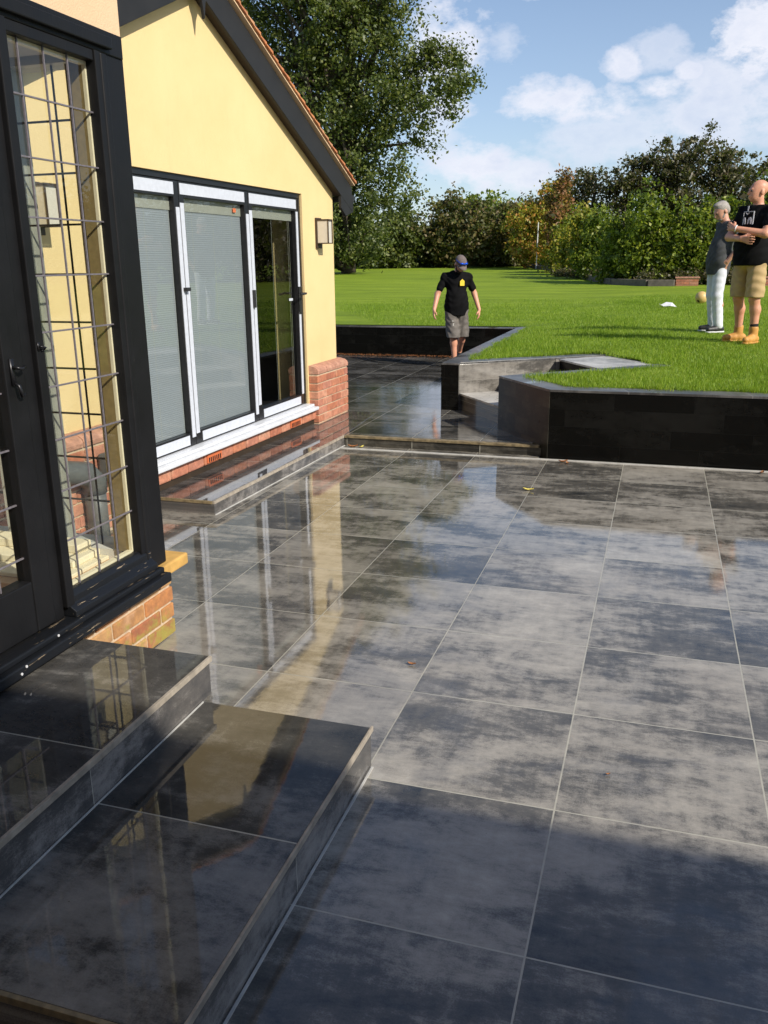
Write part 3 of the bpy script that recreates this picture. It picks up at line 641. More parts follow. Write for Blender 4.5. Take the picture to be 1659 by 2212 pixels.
def yard_pipe():
    t = thing('drainpipe', 'grey waste pipe with an elbow against the brick plinth seen through the leaded window', 'pipe', wing(.15, 4.08, 0))
    m = MB(); m.tube([wing(.16, 4.08, -.02), wing(.16, 4.08, .34)], .062, 14); m.tube([wing(.16, 4.08, .30), wing(.16, 4.08, .36), wing(.15, 4.03, .42), wing(.12, 3.85, .47), wing(.10, 3.60, .50)], [.07, .073, .073, .068, .068], 14); m.build('pipe_run', M['pipe'], t, smooth=True)
    MB().box(.10, .19, 4.20, 4.36, .34, .50, wing).build('socket_box', M['pipe'], t, bevel=.02)
yard_pipe()

# ------------------------------------------------------------------ main house with the leaded windows
XB = -1.95
def main_house():
    R = thing('main_house', 'cream rendered house with black timber leaded windows on a brick base', 'house', (-2.2, 1.5, 0))
    w = MB(); w.box(XB - .22, XB, -1.2, 3.03, 2.365, 4.6); w.box(-3.19, XB - .2205, 2.83, 3.03, 2.365, 4.6); w.box(XB - .22, XB, -1.2, .6, .0, 2.3645)
    w.box(-6, -3.21, 2.80, 3.03, .0, 4.6)
    w.build('wall', M['cream'], R)
    # south wing behind the viewer: its roof shades the near patio
    w = MB(); w.box(XB + .0, 13.0, -1.45, -1.2, 0, 2.1); w.box(XB, 13.0, -1.45, -1.2, 3.3, 4.4)
    for a, b in ((-1.95, -.9), (.9, 3.2), (5.6, 8), (10.4, 13)): w.box(a, b, -1.45, -1.2, 2.1005, 3.2995)
    w.box(XB, 13, -5.4, -5.2, 0, 4.4); w.box(12.8, 13, -5.2, -1.45, 0, 4.4); w.build('rear_wall', M['cream'], R)
    m = MB()
    for a, b in ((-.9, .9), (3.2, 5.6), (8, 10.4)): MB().box(a, b, -1.40, -1.34, 2.1, 3.3).build('rear_window', M['gap'], R)
    ze = 4.62; ye = -.80
    m = MB(); P = [(XB - .3, ye, ze - .06), (13.3, ye, ze - .06), (13.3, -3.3, ze + 1.9), (XB - .3, -3.3, ze + 1.9), (13.3, -5.8, ze - .06), (XB - .3, -5.8, ze - .06)]
    Q = [(a, b, c + .1) for a, b, c in P]; m.add(P + Q, [(0, 1, 2, 3), (3, 2, 4, 5), (6, 7, 8, 9), (9, 8, 10, 11), (0, 1, 7, 6), (5, 4, 10, 11), (1, 2, 8, 7), (2, 4, 10, 8), (0, 3, 9, 6), (3, 5, 11, 9)]); m.build('roof', M['tile'], R)
    m = MB(); P = [(XB + .3, -1.2, 4.55), (XB + .3, 3.3, 4.55), (-4.2, 3.3, 6.6), (-4.2, -1.2, 6.6)]; Q = [(a, b, c + .1) for a, b, c in P]; m.add(P + Q, [(0, 1, 2, 3), (4, 5, 6, 7), (0, 1, 5, 4), (1, 2, 6, 5), (2, 3, 7, 6), (0, 3, 7, 4)]); m.build('roof', M['tile'], R)
    # brick base
    fx = lambda o, u, z: (XB + o, u, z)
    base = MB().box(-.20, -.006, .6, 3.050, .0, .285, fx)
    base.box(-1.24, -.2005, 2.85, 3.050, .0, .285, fx); base = base.build('brick_base', M['mortar'], R)
    bricks(.6, 3.062, .004, .29, -.1, .002, fx, first=0).build('brickwork', M['brickold'], base, bevel=.006)
    fy = lambda o, u, z: (u, 3.05 + o, z)
    bricks(-3.15, XB - .115, .004, .29, -.08, .008, fy, first=1).build('brickwork', M['brickold'], base, bevel=.006)
    # head beam, corner post, posts
    m = MB(); m.box(XB - .14, XB + .012, .6, 3.02, 2.285, 2.362); m.box(XB - .10, XB + .030, .6, 2.93, 2.3, 2.34); m.build('head_beam', M['black'], R, bevel=.004)
    m = MB(); m.box(XB - .12, XB + .006, 2.915, 3.028, .345, 2.3625); m.build('corner_post', M['black'], R, bevel=.006)
    m = MB(); m.box(XB - .08, XB + .012, 2.875, 2.914, .38, 2.285); m.box(XB - .08, XB + .016, 2.838, 2.8745, .44, 2.285)
    m.tube([(XB + .012, 2.876, .40), (XB + .012, 2.876, 2.28)], .009, 8); m.box(XB - .08, XB + .010, 2.40, 2.8375, 2.25, 2.2845); m.build('window_frame', M['black'], R, bevel=.003)
    m = MB(); m.box(XB - .12, XB + .004, 2.300, 2.352, .365, 2.2845); m.box(XB - .10, XB + .022, 2.3525, 2.394, .40, 2.2845); m.build('mullion', M['black'], R, bevel=.004)
    # sills
    m = MB(); m.box(XB - .02, XB + .085, .6, 2.935, .298, .338); m.box(XB - .03, XB + .060, .6, 2.925, .3382, .362); m.build('sill', M['sill'], R, bevel=.006)
    m = MB(); P = [(XB - .02, .3625), (XB + .045, .3625), (XB + .045, .385), (XB + .018, .405), (XB + .018, .43), (XB + .002, .448), (XB - .02, .45)]; k = len(P)
    m.add([(a, 2.365, b) for a, b in P] + [(a, 2.90, b) for a, b in P], [tuple(range(k)), tuple(range(k, 2 * k))] + [(q, (q + 1) % k, k + (q + 1) % k, k + q) for q in range(k)]); m.build('sill_moulding', M['sill'], R, bevel=.003)
    MB().box(XB - 1.2, XB + .03, 2.955, 3.165, .292, .344).build('sill', M['bare'], R, bevel=.008)
    # fixed leaded light
    def leads(parent, axis, a0, a1, z0, z1, vs, zs, c, mat, w=.0046, th=.0035):
        m = MB()
        for v in vs:
            if axis == 'y': m.box(c - th, c + th, v - w / 2, v + w / 2, z0, z1)
            else: m.box(v - w / 2, v + w / 2, c - th, c + th, z0, z1)
        for z in zs:
            if axis == 'y': m.box(c - th * .9, c + th * 1.25, a0, a1, z - w * .62, z + w * .62)
            else: m.box(a0, a1, c - th * .9, c + th * 1.25, z - w * .62, z + w * .62)
        return m.build('lead_bars', mat, parent, bevel=.001)
    zs = [.6235 + .1828 * k for k in range(9)]
    g = MB().pane([(XB - .02, 2.394, .448), (XB - .02, 2.838, .448), (XB - .02, 2.838, 2.25), (XB - .02, 2.394, 2.25)]).build('window_pane', M['glass'], R, fix=False)
    leads(g, 'y', 2.394, 2.838, .448, 2.25, [2.478, 2.600, 2.722], zs, XB - .015, M['lead'])
    m = MB(); m.box(XB - .036, XB - .023, 2.829, 2.8378, .45, 2.25); m.box(XB - .045, XB - .0235, 2.394, 2.8288, 2.238, 2.25); m.box(XB - .045, XB - .0235, 2.394, 2.8288, .448, .458); m.build('glazing_bead', M['creamwood'], R)
    # casement door to the left
    m = MB(); m.box(XB - .05, XB + .012, 2.206, 2.2975, .372, 2.28); m.box(XB - .05, XB + .012, 1.40, 1.49, .372, 2.28); m.box(XB - .05, XB + .010, 1.4905, 2.2055, .372, .555); m.box(XB - .05, XB + .010, 1.4905, 2.2055, 2.20, 2.28)
    door = m.build('casement_door', M['black'], R, bevel=.005)
    g = MB().pane([(XB - .02, 1.4905, .555), (XB - .02, 2.2055, .555), (XB - .02, 2.2055, 2.20), (XB - .02, 1.4905, 2.20)]).build('window_pane', M['glass'], door, fix=False)
    leads(R, 'y', 1.49, 2.2055, .555, 2.20, [2.085, 1.96, 1.835, 1.71, 1.58], [z + .012 for z in zs], XB - .013, M['lead'])
    h = MB(); h.box(XB + .0125, XB + .018, 2.229, 2.247, 1.205, 1.290); h.tube([(XB + .016, 2.238, 1.262), (XB + .036, 2.238, 1.262), (XB + .040, 2.252, 1.258), (XB + .036, 2.272, 1.262)], .0055, 8)
    h.tube([(XB + .016, 2.238, 1.215), (XB + .032, 2.240, 1.205), (XB + .036, 2.242, 1.185), (XB + .030, 2.250, 1.172), (XB + .034, 2.262, 1.176)], [.005, .006, .0065, .0055, .004], 8); h.build('handle', M['metal'], door, smooth=True)
    h = MB(); h.tube([(XB + .02, 2.362, 1.318), (XB + .034, 2.366, 1.316), (XB + .036, 2.382, 1.312), (XB + .026, 2.388, 1.306), (XB + .026, 2.372, 1.302)], .0032, 6); h.box(XB + .0225, XB + .026, 2.357, 2.367, 1.303, 1.330); h.build('stay_hook', M['metal'], R, smooth=True)
    for (x, y, z) in ((XB + .061, 2.24, .350), (XB + .086, 2.02, .315), (XB + .086, 2.045, .330)): MB().tube([(x - .002, y, z), (x + .0015, y, z)], .0045, 10).build('screw_cap', M['white'], R)
    # side window facing the garden room (seen through the front panes)
    m = MB(); m.box(-2.035, XB - .1205, 2.86, 2.985, .43, 2.285); m.build('side_jamb', simple('inner_jamb', (.34, .26, .13), .6, .1), R)
    MB().box(-2.064, -1.976, 2.8425, 2.8595, .45, 2.25).box(XB - .085, XB - .0365, 2.8295, 2.8376, .45, 2.25).build('inner_reveal', simple('shaded_cream_reveal', (.26, .19, .08), .6, .15), R)  # cream reveal coloured brown: its shade is put into the colour
    m = MB(); m.box(-2.62, -2.345, 2.88, 2.97, .43, 2.285); m.box(-3.2, -2.95, 2.88, 2.97, .43, 2.285); m.box(-3.2, -2.05, 2.87, 2.98, 2.262, 2.30); m.build('side_frame', M['header'], R)
    m = MB(); m.box(-3.19, -2.0, 2.85, 3.0, .345, .445); m.build('side_rail', M['plaster'], R)
    g = MB().pane([(-3.19, 2.905, .445), (-3.19, 2.905, 2.262), (-2.036, 2.905, 2.262), (-2.036, 2.905, .445)]).build('side_pane', M['glass'], R, fix=False)
    leads(g, 'x', -3.19, -2.036, .445, 2.262, [-2.162, -2.74, -2.85], [2.078 - .1805 * k for k in range(9)], 2.899, M['lead_silhouette'], w=.006)  # bars seen against daylight; the silhouette is painted as a darker lead
    # room behind the leaded window
    m = MB(); m.box(-3.15, XB - .15, -.5, 2.85, 2.287, 2.33); m.build('room_ceiling', M['plaster'], R)
    m = MB(); m.box(-3.24, -3.20, -.5, 2.80, .25, 2.286); m.box(-3.19, XB - .23, -.55, -.5, .25, 2.286); m.build('room_wall', M['plaster'], R)
    m = MB(); m.box(-3.18, XB - .03, .6, 2.50, .30, .345); m.box(-3.18, XB - .035, 2.5005, 2.88, .30, .40); m.build('inner_sill', M['tanfloor'], R)
    m = MB(); m.box(-3.15, -2.10, 2.56, 2.849, .4002, .418); m.box(-3.15, -2.14, 2.67, 2.849, .4182, .445); m.box(-3.15, -2.18, 2.76, 2.849, .4452, .480); m.build('window_board', M['creamwood'], R, bevel=.004)
main_house()

# ------------------------------------------------------------------ trees and hedges
def leaves(blobs, n, size, clump=.45, per=60, shell=.55, spread=(1, 1, .8)):
    """leaf quads scattered in clumps through a set of ellipsoids (x,y,z,rx,rz[,ry])"""
    B_ = np.array([(b[0], b[1], b[2], b[3], (b[5] if len(b) > 5 else b[3]), b[4]) for b in blobs], float)
    vol = B_[:, 3] * B_[:, 4] * B_[:, 5]; wgt = vol ** .8; wgt /= wgt.sum(); nc = max(6, n // per)
    idx = RNG.choice(len(B_), nc, p=wgt); d = RNG.normal(size=(nc, 3)); d /= np.linalg.norm(d, axis=1)[:, None]
    r = shell + (1 - shell) * RNG.random(nc) ** .6; r *= 1 + .12 * RNG.normal(size=nc)
    C = B_[idx, :3] + d * B_[idx][:, 3:6] * r[:, None]
    cs = clump * (.5 + RNG.random(nc)); k = RNG.choice(nc, n)
    g = RNG.normal(size=(n, 3)) * .5 * np.array(spread); P = C[k] + g * cs[k][:, None]
    nr = RNG.normal(size=(n, 3)) + np.array([.25, -.15, .5]); nr /= np.linalg.norm(nr, axis=1)[:, None]
    t = np.cross(nr, RNG.normal(size=(n, 3))); t /= np.linalg.norm(t, axis=1)[:, None]; b = np.cross(nr, t)
    s = size * (.6 + .8 * RNG.random(n))[:, None]
    V = np.stack([P - t * s * .5, P - b * s * .32 + nr * s * .08, P + t * s * .55, P + b * s * .32 + nr * s * .08], 1)
    return V.reshape(-1, 3), np.arange(4 * n).reshape(-1, 4), C
def tree(name, label, cat, base, blobs, mat, n, size, trunk=.12, clump=.45, per=60, shell=.5, group=None, limbs=26, trunk_n='trunk'):
    R = thing(name, label, cat, base, group)
    V, F, C = leaves(blobs, n, size, clump, per, shell); np_mesh('crown', V, F, M[mat], R, smooth=False)
    m = MB(); bx = Vector(base); top = max(b[2] + b[4] * .3 for b in blobs); cx = sum(b[0] for b in blobs) / len(blobs); cy = sum(b[1] for b in blobs) / len(blobs)
    H_ = top - bx.z; pts = [bx + Vector(((cx - bx.x) * (q / 6) ** 1.5 + random.uniform(-.05, .05) * H_ * .15, (cy - bx.y) * (q / 6) ** 1.5, H_ * q / 6)) for q in range(7)]
    m.tube(pts, [trunk * (1 - .12 * q) for q in range(7)], 8)
    for i in range(min(limbs, len(C))):
        c = Vector(C[RNG.integers(len(C))]); q = random.randint(1, 5); s = pts[q]
        if c.z < s.z: s = pts[max(0, q - 2)]
        mid = s.lerp(c, .5) + Vector((random.uniform(-.1, .1), random.uniform(-.1, .1), random.uniform(0, .15))) * (c - s).length
        m.tube([s, mid, c], [trunk * .36, trunk * .22, trunk * .05], 5)
    m.build(trunk_n, M['bark'], R, smooth=True, fix=False)
    return R
def trees():
    tree('maple_tree', 'large tall dark green leafy tree rising behind the gable roof', 'tree', (-13.2, 36.5, 1.1),
         [(-15.7, 36, 12.7, 3.0, 2.2), (-13.3, 36, 10.9, 2.9, 2.4), (-11.2, 36, 10.2, 1.5, 1.6), (-11.9, 36, 12.7, 2.5, 1.9), (-15.0, 36, 9.0, 2.2, 2.2), (-11.4, 36, 8.1, 2.1, 1.6), (-9.4, 36, 7.8, 1.6, .9), (-8.2, 36, 8.3, 1.0, .8), (-8.8, 36, 9.1, .8, .7), (-9.9, 36, 9.3, 1.0, .8),
          (-12.9, 36, 6.4, 2.2, 2.1), (-10.3, 36, 6.4, 1.6, .9), (-14.1, 36, 5.1, 1.6, 1.6), (-11.2, 36, 4.8, 1.6, 1.2), (-12.7, 36, 3.5, 1.8, 1.3), (-15.3, 35.5, 3.6, 1.4, 1.4), (-17, 36, 8, 3, 4), (-14, 36, 14.5, 3, 2), (-15.6, 34.5, 2.6, 1.9, 1.3), (-13.6, 34.8, 2.5, 1.8, 1.2), (-11.9, 35.2, 2.6, 1.4, 1.0)],
         'leaf', 120000, .135, trunk=.34, clump=.52, per=110, shell=.25, limbs=110)
    tree('round_tree', 'distant rounded mid green tree above the hedgerow right of the large tree', 'tree', (-12.4, 62, 1.4), [(-12.4, 62, 4.7, 2.4, 1.5), (-13.8, 62, 4.2, 1.5, 1.2), (-10.9, 62, 4.1, 1.5, 1.1), (-12.4, 62, 3.2, 2.8, 1.4)], 'leaf_green', 9000, .24, trunk=.2, clump=.6, shell=.3)
    G = 'overgrown hedgerow trees at the far end of the lawn'
    far = [((-16.6, 45.0), 3.1, 1.7, 1.7, 'leaf', 'dark green hedgerow tree immediately right of the yellow wall corner, under the big tree'),
           ((-13.6, 44.5), 2.9, 1.8, 1.4, 'leaf', 'dark bushy hedgerow tree below the right edge of the big tree'),
           ((-11.2, 45.5), 3.3, 1.5, 1.4, 'leaf_brown', 'brown tinged hedgerow tree above and left of the man in the cap'),
           ((-9.7, 44.6), 3.0, 1.4, 1.4, 'leaf_brown', 'reddish brown hedgerow tree directly above the man in the cap'),
           ((-8.0, 45.4), 3.0, 1.5, 1.3, 'leaf_brown', 'brown and green hedgerow tree right of the man in the cap'),
           ((-6.6, 47.0), 3.3, 1.2, 1.3, 'leaf_dark', 'dark hedgerow tree beside the orange leaved sapling')]
    for (x, y), z, rx, rz, m_, lb in far:
        tree('hedgerow_tree', lb, 'tree', (x, y + .3, 1.15), [(x, y, z, rx, rz), (x + .4, y, z + .35, rx * .5, rz * .8), (x - .6, y - .2, z - .8, rx * .8, .8), (x + .6, y - .2, z - .9, rx * .8, .8), (x, y + .4, 1.9, rx, .8)], m_, 9500, .17, trunk=.12, clump=.42, shell=.3, group=G, limbs=14)
    G = 'dark thorn trees behind the young hedge'
    dk = [([(-3.5, 34, 3.8, .9, .9), (-4.0, 34, 3.0, .8, .9), (-3.1, 34, 4.2, .4, .5)], 'rounded dark thorn tree behind the orange and yellow saplings', 7500),
          ([(-2.6, 33.5, 4.3, .42, .7), (-2.5, 33.5, 3.2, .5, .8)], 'slender airy thorn tree standing between two darker trees', 1800),
          ([(-1.6, 33, 3.6, .9, .9), (-1.2, 33, 4.1, 1.0, .8), (-.7, 33, 4.6, .4, .4)], 'dark purple brown thorn tree left of the highest tree', 8000),
          ([(-.3, 33, 4.3, .9, 1.0), (.6, 33, 4.7, 1.0, .95), (.5, 33, 3.5, 1.5, 1.1), (.1, 33, 5.3, .45, .35), (1.1, 33, 5.2, .4, .3)], 'highest wide dark tree of the row above the young hedge', 14000),
          ([(1.9, 33, 4.4, .9, .8), (2.1, 33, 3.5, 1.0, 1.0), (1.6, 33, 4.95, .3, .3)], 'dark thorn tree above the grey haired man', 9000),
          ([(3.1, 31, 3.7, .9, 1.1), (3.6, 31, 2.8, 1.0, 1.0)], 'greener tree at the right edge behind the bald man', 8000)]
    for bl, lb, n in dk:
        K = 1.35; bl = [(b[0] * K, b[1] * K, 1.571 + (b[2] - 1.571) * K, b[3] * K, b[4] * K) for b in bl]
        tree('thorn_tree', lb, 'tree', (bl[0][0], bl[0][1] + .3, 1.2), bl + [(bl[0][0], bl[0][1], 2.4, 1.3, 1.2)], 'leaf_dark', n, .145, trunk=.13, clump=.38, per=70, shell=.2, group=G, limbs=45)
    # young trees
    tree('sapling', 'young sapling with orange and red autumn leaves beside a white stake', 'sapling', (-5.75, 42.6, 1.2), [(-6.1, 42.4, 2.9, 1.3, 1.4), (-5.4, 42.4, 3.6, 1.1, 1.1), (-5.2, 42.4, 4.6, .45, .6), (-5.8, 42.0, 2.1, 1.2, 1.0)], 'leaf_autumn', 13000, .14, trunk=.05, clump=.25, shell=.1, limbs=12)
    tree('sapling', 'rust red leaved sapling just right of the orange one', 'sapling', (-4.45, 39.5, 1.15), [(-4.55, 39.5, 3.4, .65, 1.2), (-4.45, 39.5, 4.5, .40, .8), (-4.1, 39.5, 2.6, .8, .9)], 'leaf_rust', 6500, .13, trunk=.05, clump=.22, shell=.1, limbs=10)
    tree('sapling', 'yellow leaved sapling at the left end of the green hedge', 'sapling', (-2.65, 30.3, .95), [(-2.65, 30.3, 2.5, .55, .9), (-2.3, 30.3, 2.3, .4, .7), (-2.6, 30.3, 1.6, .6, .6)], 'leaf_yellow', 4200, .11, trunk=.04, clump=.2, shell=.1, limbs=10)
    m = MB(); m.tube([(-5.62, 41.2, 1.1), (-5.59, 41.2, 3.2)], .025, 6); tag(m.build('tree_stake', M['white']), 'thin white stake standing among the orange leaves of the sapling', 'stake')
    G = 'young hornbeams of the planted hedge'
    hb = [(-3.75, 35.6, 2.1, .7, 1.0, 'first young hornbeam of the hedge, beside the saplings'), (-2.95, 33.0, 2.3, .9, 1.1, 'second young hornbeam of the hedge, yellowish at its top'), (-1.95, 29.0, 2.1, .75, 1.1, 'third young hornbeam of the hedge, behind the bend of the kerb'),
          (-1.2, 26.6, 2.0, .65, 1.15, 'bright hornbeam with a pointed top above the middle of the kerb'), (-.45, 25.7, 2.2, .65, 1.35, 'tallest hornbeam of the hedge with a spiky lit top'), (.35, 25.6, 2.0, .65, 1.1, 'hornbeam behind the brick planter on the lawn edge'),
          (1.1, 25.7, 2.0, .65, 1.15, 'hornbeam left of the grey haired man'), (1.8, 25.9, 2.0, .65, 1.2, 'hornbeam behind the grey haired man'), (2.7, 25.9, 2.3, .8, 1.6, 'last tall hornbeam at the right edge behind the bald man')]
    for x, y, z, rx, rz, lb in hb:
        k = y / 25.0; gz = lawn_z(x, y)
        bl = [(x, y, z + .05, rx * .9, rz * .75), (x - .3, y, z - .65, rx * .75, rz * .5), (x + .3, y + .1, z - .6, rx * .75, rz * .5), (x + random.uniform(-.2, .2), y, z + rz * .72, .20, rz * .38), (x - .35, y, z + rz * .45, .18, rz * .3), (x + .35, y, z + rz * .4, .18, rz * .3)]
        tree('hornbeam_shrub', lb, 'shrub', (x, y, gz), bl, 'leaf_yellow' if x < -2.5 else 'leaf_green', 6200, .095 * k ** .5, trunk=.05, clump=.22, per=40, shell=.2, group=G, limbs=16, trunk_n='stem')
    # low growth along the far edges
    V, F, C = leaves([(-17 + i * 1.25, 47.5 + random.uniform(-.5, .3), 1.5 + random.uniform(-.2, .3), 1.0, .5, .6) for i in range(9)], 16000, .14, .35, 60, .2)
    tag(np_mesh('undergrowth', V, F, M['leaf'], smooth=False), 'dark ivy and nettle undergrowth below the far hedgerow', 'undergrowth', kind='stuff')
    V, F, C = leaves([(-30 + i * 3.4, 56 + random.uniform(-2, 2), 2.6 + random.uniform(-.4, .8), 2.4, 1.6, 1.6) for i in range(20)], 42000, .30, .9, 80, .1)
    tag(np_mesh('far_wood', V, F, M['leaf_dark'], smooth=False), 'far dark wood closing the view behind the hedgerow', 'wood', kind='stuff')
    V, F, C = leaves([(3.0 + i * 2.2, 27 + random.uniform(-1, 3), 2.4, 1.7, 1.8, 1.6) for i in range(8)] + [(-3.1 + i * 1.1, 36.5 - .7 * min(i, 3), 1.9, .9, 1.0, .7) for i in range(8)], 42000, .17, .6, 70, .1)
    tag(np_mesh('shrubbery', V, F, M['leaf_dark'], smooth=False), 'dense dark shrubbery filling the gaps behind the young hornbeams', 'shrubbery', kind='stuff')
    V, F, C = leaves([(-10.2 + .3 * i, 47.3 + .1 * i, 1.45, .35, .3, .3) for i in range(3)] + [(-6.7, 46.3, 1.6, .4, .35, .3)], 700, .28, .2, 20, .1)
    tag(np_mesh('dead_weeds', V, F, M['leaf_rust'], smooth=False), 'dry brown weeds by the far fence', 'weeds', kind='stuff')
    for i, (x, y) in enumerate([(-12.9, 47.2), (-11.55, 47.0), (-10.55, 47.0), (-8.9, 47.0), (-7.1, 47.0), (-14.6, 47.2)]):
        lb = ['pale fence post under the big tree', 'pale fence post left of the man in the cap', 'pale fence post just above the left shoulder of the man in the cap', 'pale fence post right of the cap of the man', 'pale fence post near the saplings', 'pale fence post nearest the yellow wall'][i]
        m = MB(); m.box(x - .045, x + .045, y - .045, y + .045, 1.1, 2.35 + random.uniform(-.1, .1)); tag(m.build('fence_post', M['post'], bevel=.008), lb, 'post', 'pale posts of the far fence')
    # kerb of the planting bed
    ln = [(-7.4, 48.0), (-6.77, 45.7), (-5.6, 41.5), (-4.33, 37.7), (-3.3, 33.4), (-2.53, 30.1), (-1.95, 27.5), (-1.34, 25.7), (-.37, 24.6), (.30, 24.5)]
    t = MB()
    for a, b in zip(ln[:-1], ln[1:]):
        ca = Vector((a[0], a[1], lawn_z(*a) + .06)); cb = Vector((b[0], b[1], lawn_z(*b) + .06)); t.bar(ca, ca.lerp(cb, .995), .16, .20)
    tag(t.build('bed_kerb', M['concrete'], bevel=.012), 'long curved grey kerb between the lawn and the young hedge', 'kerb')
    for i, (x0, x1, lb) in enumerate([(.33, .88, 'low brick planter wall on the lawn edge left of the two men'), (2.35, 3.4, 'low brick planter wall behind the legs of the bald man')]):
        R = thing('brick_planter', lb, 'planter', ((x0 + x1) / 2, 24.6, .87), 'brick planters at the lawn edge')
        MB().box(x0, x1, 24.5, 24.72, .82, 1.06).build('core', M['mortar'], R)
        bricks(x0 - .005, x1 + .005, .83, 1.05, -.01, .0, lambda o, u, z: (u, 24.5 + o, z)).build('brickwork', M['brick'], R)
        MB().box(x0 - .03, x1 + .03, 24.47, 24.76, 1.062, 1.10).build('coping', M['brickcap'], R, bevel=.006)
    V, F, C = leaves([(-3.3 + i * .75, 31.5 - 1.5 * i if i < 4 else 25.2, 1.05, .45, .15, .35) for i in range(9)], 7000, .08, .2, 40, .1)
    tag(np_mesh('ground_cover', V, F, M['leaf_dark'], smooth=False), 'low dark ground cover inside the kerbed bed', 'ground cover', kind='stuff')
trees()

def small_things():
    # football
    t = NT('football'); p = t.n('ShaderNodeTexCoord').outputs['Object']
    v = t.n('ShaderNodeTexVoronoi'); v.inputs['Scale'].default_value = 7.5; v.inputs['Randomness'].default_value = .4; t.l(p, v.inputs[0]); c = t.math('GREATER_THAN', t.sep(v.outputs['Color'])[0], .74)
    t.set(col=t.mix(c, (.62, .42, .16), (.02, .018, .015)), rough=.45)
    x, y = .71, 17.5; m = MB(); m.lathe((x, y, lawn_z(x, y) + .118), [(.0005, -.113)] + [(.113 * math.cos(a), .113 * math.sin(a)) for a in [math.radians(q) for q in range(-80, 81, 10)]] + [(.0005, .113)], 28)
    o = m.build('football', t.m, smooth=True); o.data.transform(Matrix.Translation((-x, -y, -lawn_z(x, y) - .118))); o.location = (x, y, lawn_z(x, y) + .118); tag(o, 'tan and black football lying on the lawn', 'ball')
    x, y = .065, 16.4; z = lawn_z(x, y) + .03
    m = MB(); m.add([(x - .02, y, z), (x + .10, y - .02, z + .01), (x + .12, y + .1, z + .06), (x + .02, y + .12, z + .07), (x + .2, y + .03, z - .01), (x - .08, y + .05, z + .02), (x - .10, y - .02, z + .05)], [(0, 1, 2, 3), (1, 4, 2), (0, 3, 5), (5, 6, 0)])
    o = m.build('litter', M['paper'], fix=False); o.modifiers.new('s', 'SOLIDIFY').thickness = .004; tag(o, 'crumpled white wrapper on the lawn left of the football', 'litter')
    def leaf(x, y, z, s, rot, mat, lb):
        P = []; F = []; k = 9
        for i in range(k):
            u = i / (k - 1) - .5; w = .34 * math.cos(u * math.pi) ** .7 * (1 + .25 * (-1) ** i) + .02
            for v in (-1, 0, 1): P.append((u * s, v * w * s * .6, .12 * s * abs(v) + .15 * s * (u * 2) ** 2 + .003))
        for i in range(k - 1):
            for j in (0, 1): F.append((i * 3 + j, i * 3 + 3 + j, i * 3 + 4 + j, i * 3 + 1 + j))
        R3 = Matrix.Rotation(rot, 3, 'Z'); m = MB(); m.add([tuple(R3 @ Vector(p) + Vector((x, y, z))) for p in P], F); o = m.build('fallen_leaf', M[mat], fix=False, smooth=True); tag(o, lb, 'leaf')
    leaf(-.66, 6.86, .001, .075, .4, 'brownleaf', 'curled brown leaf at the foot of the black wall near its corner')
    leaf(-.62, 6.82, .001, .05, 2.0, 'brownleaf', 'small brown leaf touching the curled one by the wall corner')
    leaf(.823, 6.87, .001, .06, 1.2, 'brownleaf', 'brown leaf at the wall foot near the right edge')
    leaf(-.80, 5.9, .001, .075, .1, 'yleaf', 'narrow yellow leaf lying flat on the patio joint')
    leaf(-.05, 2.47, .001, .016, .5, 'brownleaf', 'tiny red brown leaf scrap on the tile at lower right')
    leaf(-.855, 3.04, .001, .035, 0, 'brownleaf', 'dark brown scrap of leaf in the middle of the patio')
    leaf(-2.50, 6.98, .001, .09, .2, 'brownleaf', 'small heap of leaf scraps in the corner of the patio step')
    leaf(-2.42, 6.99, .001, .06, 1.2, 'yleaf', 'yellowish leaf scrap beside the heap in the patio step corner')
    N = 700; x = -6.5 + RNG.random(N) * 3.9; y = 13.58 - np.abs(RNG.normal(size=N)) * .07; a = RNG.random(N) * 6.28; s = .012 + .02 * RNG.random(N); z = .088 + RNG.random(N) * .02
    V = np.stack([np.c_[x - s * np.cos(a), y - s * np.sin(a), z], np.c_[x + s * np.sin(a) * .5, y - s * np.cos(a) * .5, z + .008], np.c_[x + s * np.cos(a), y + s * np.sin(a), z], np.c_[x - s * np.sin(a) * .5, y + s * np.cos(a) * .5, z + .008]], 1)
    tag(np_mesh('leaf_litter', V.reshape(-1, 3), np.arange(4 * N).reshape(-1, 4), M['brownleaf'], smooth=False), 'line of dry leaf crumbs at the foot of the back wall', 'leaf litter', kind='stuff')
small_things()

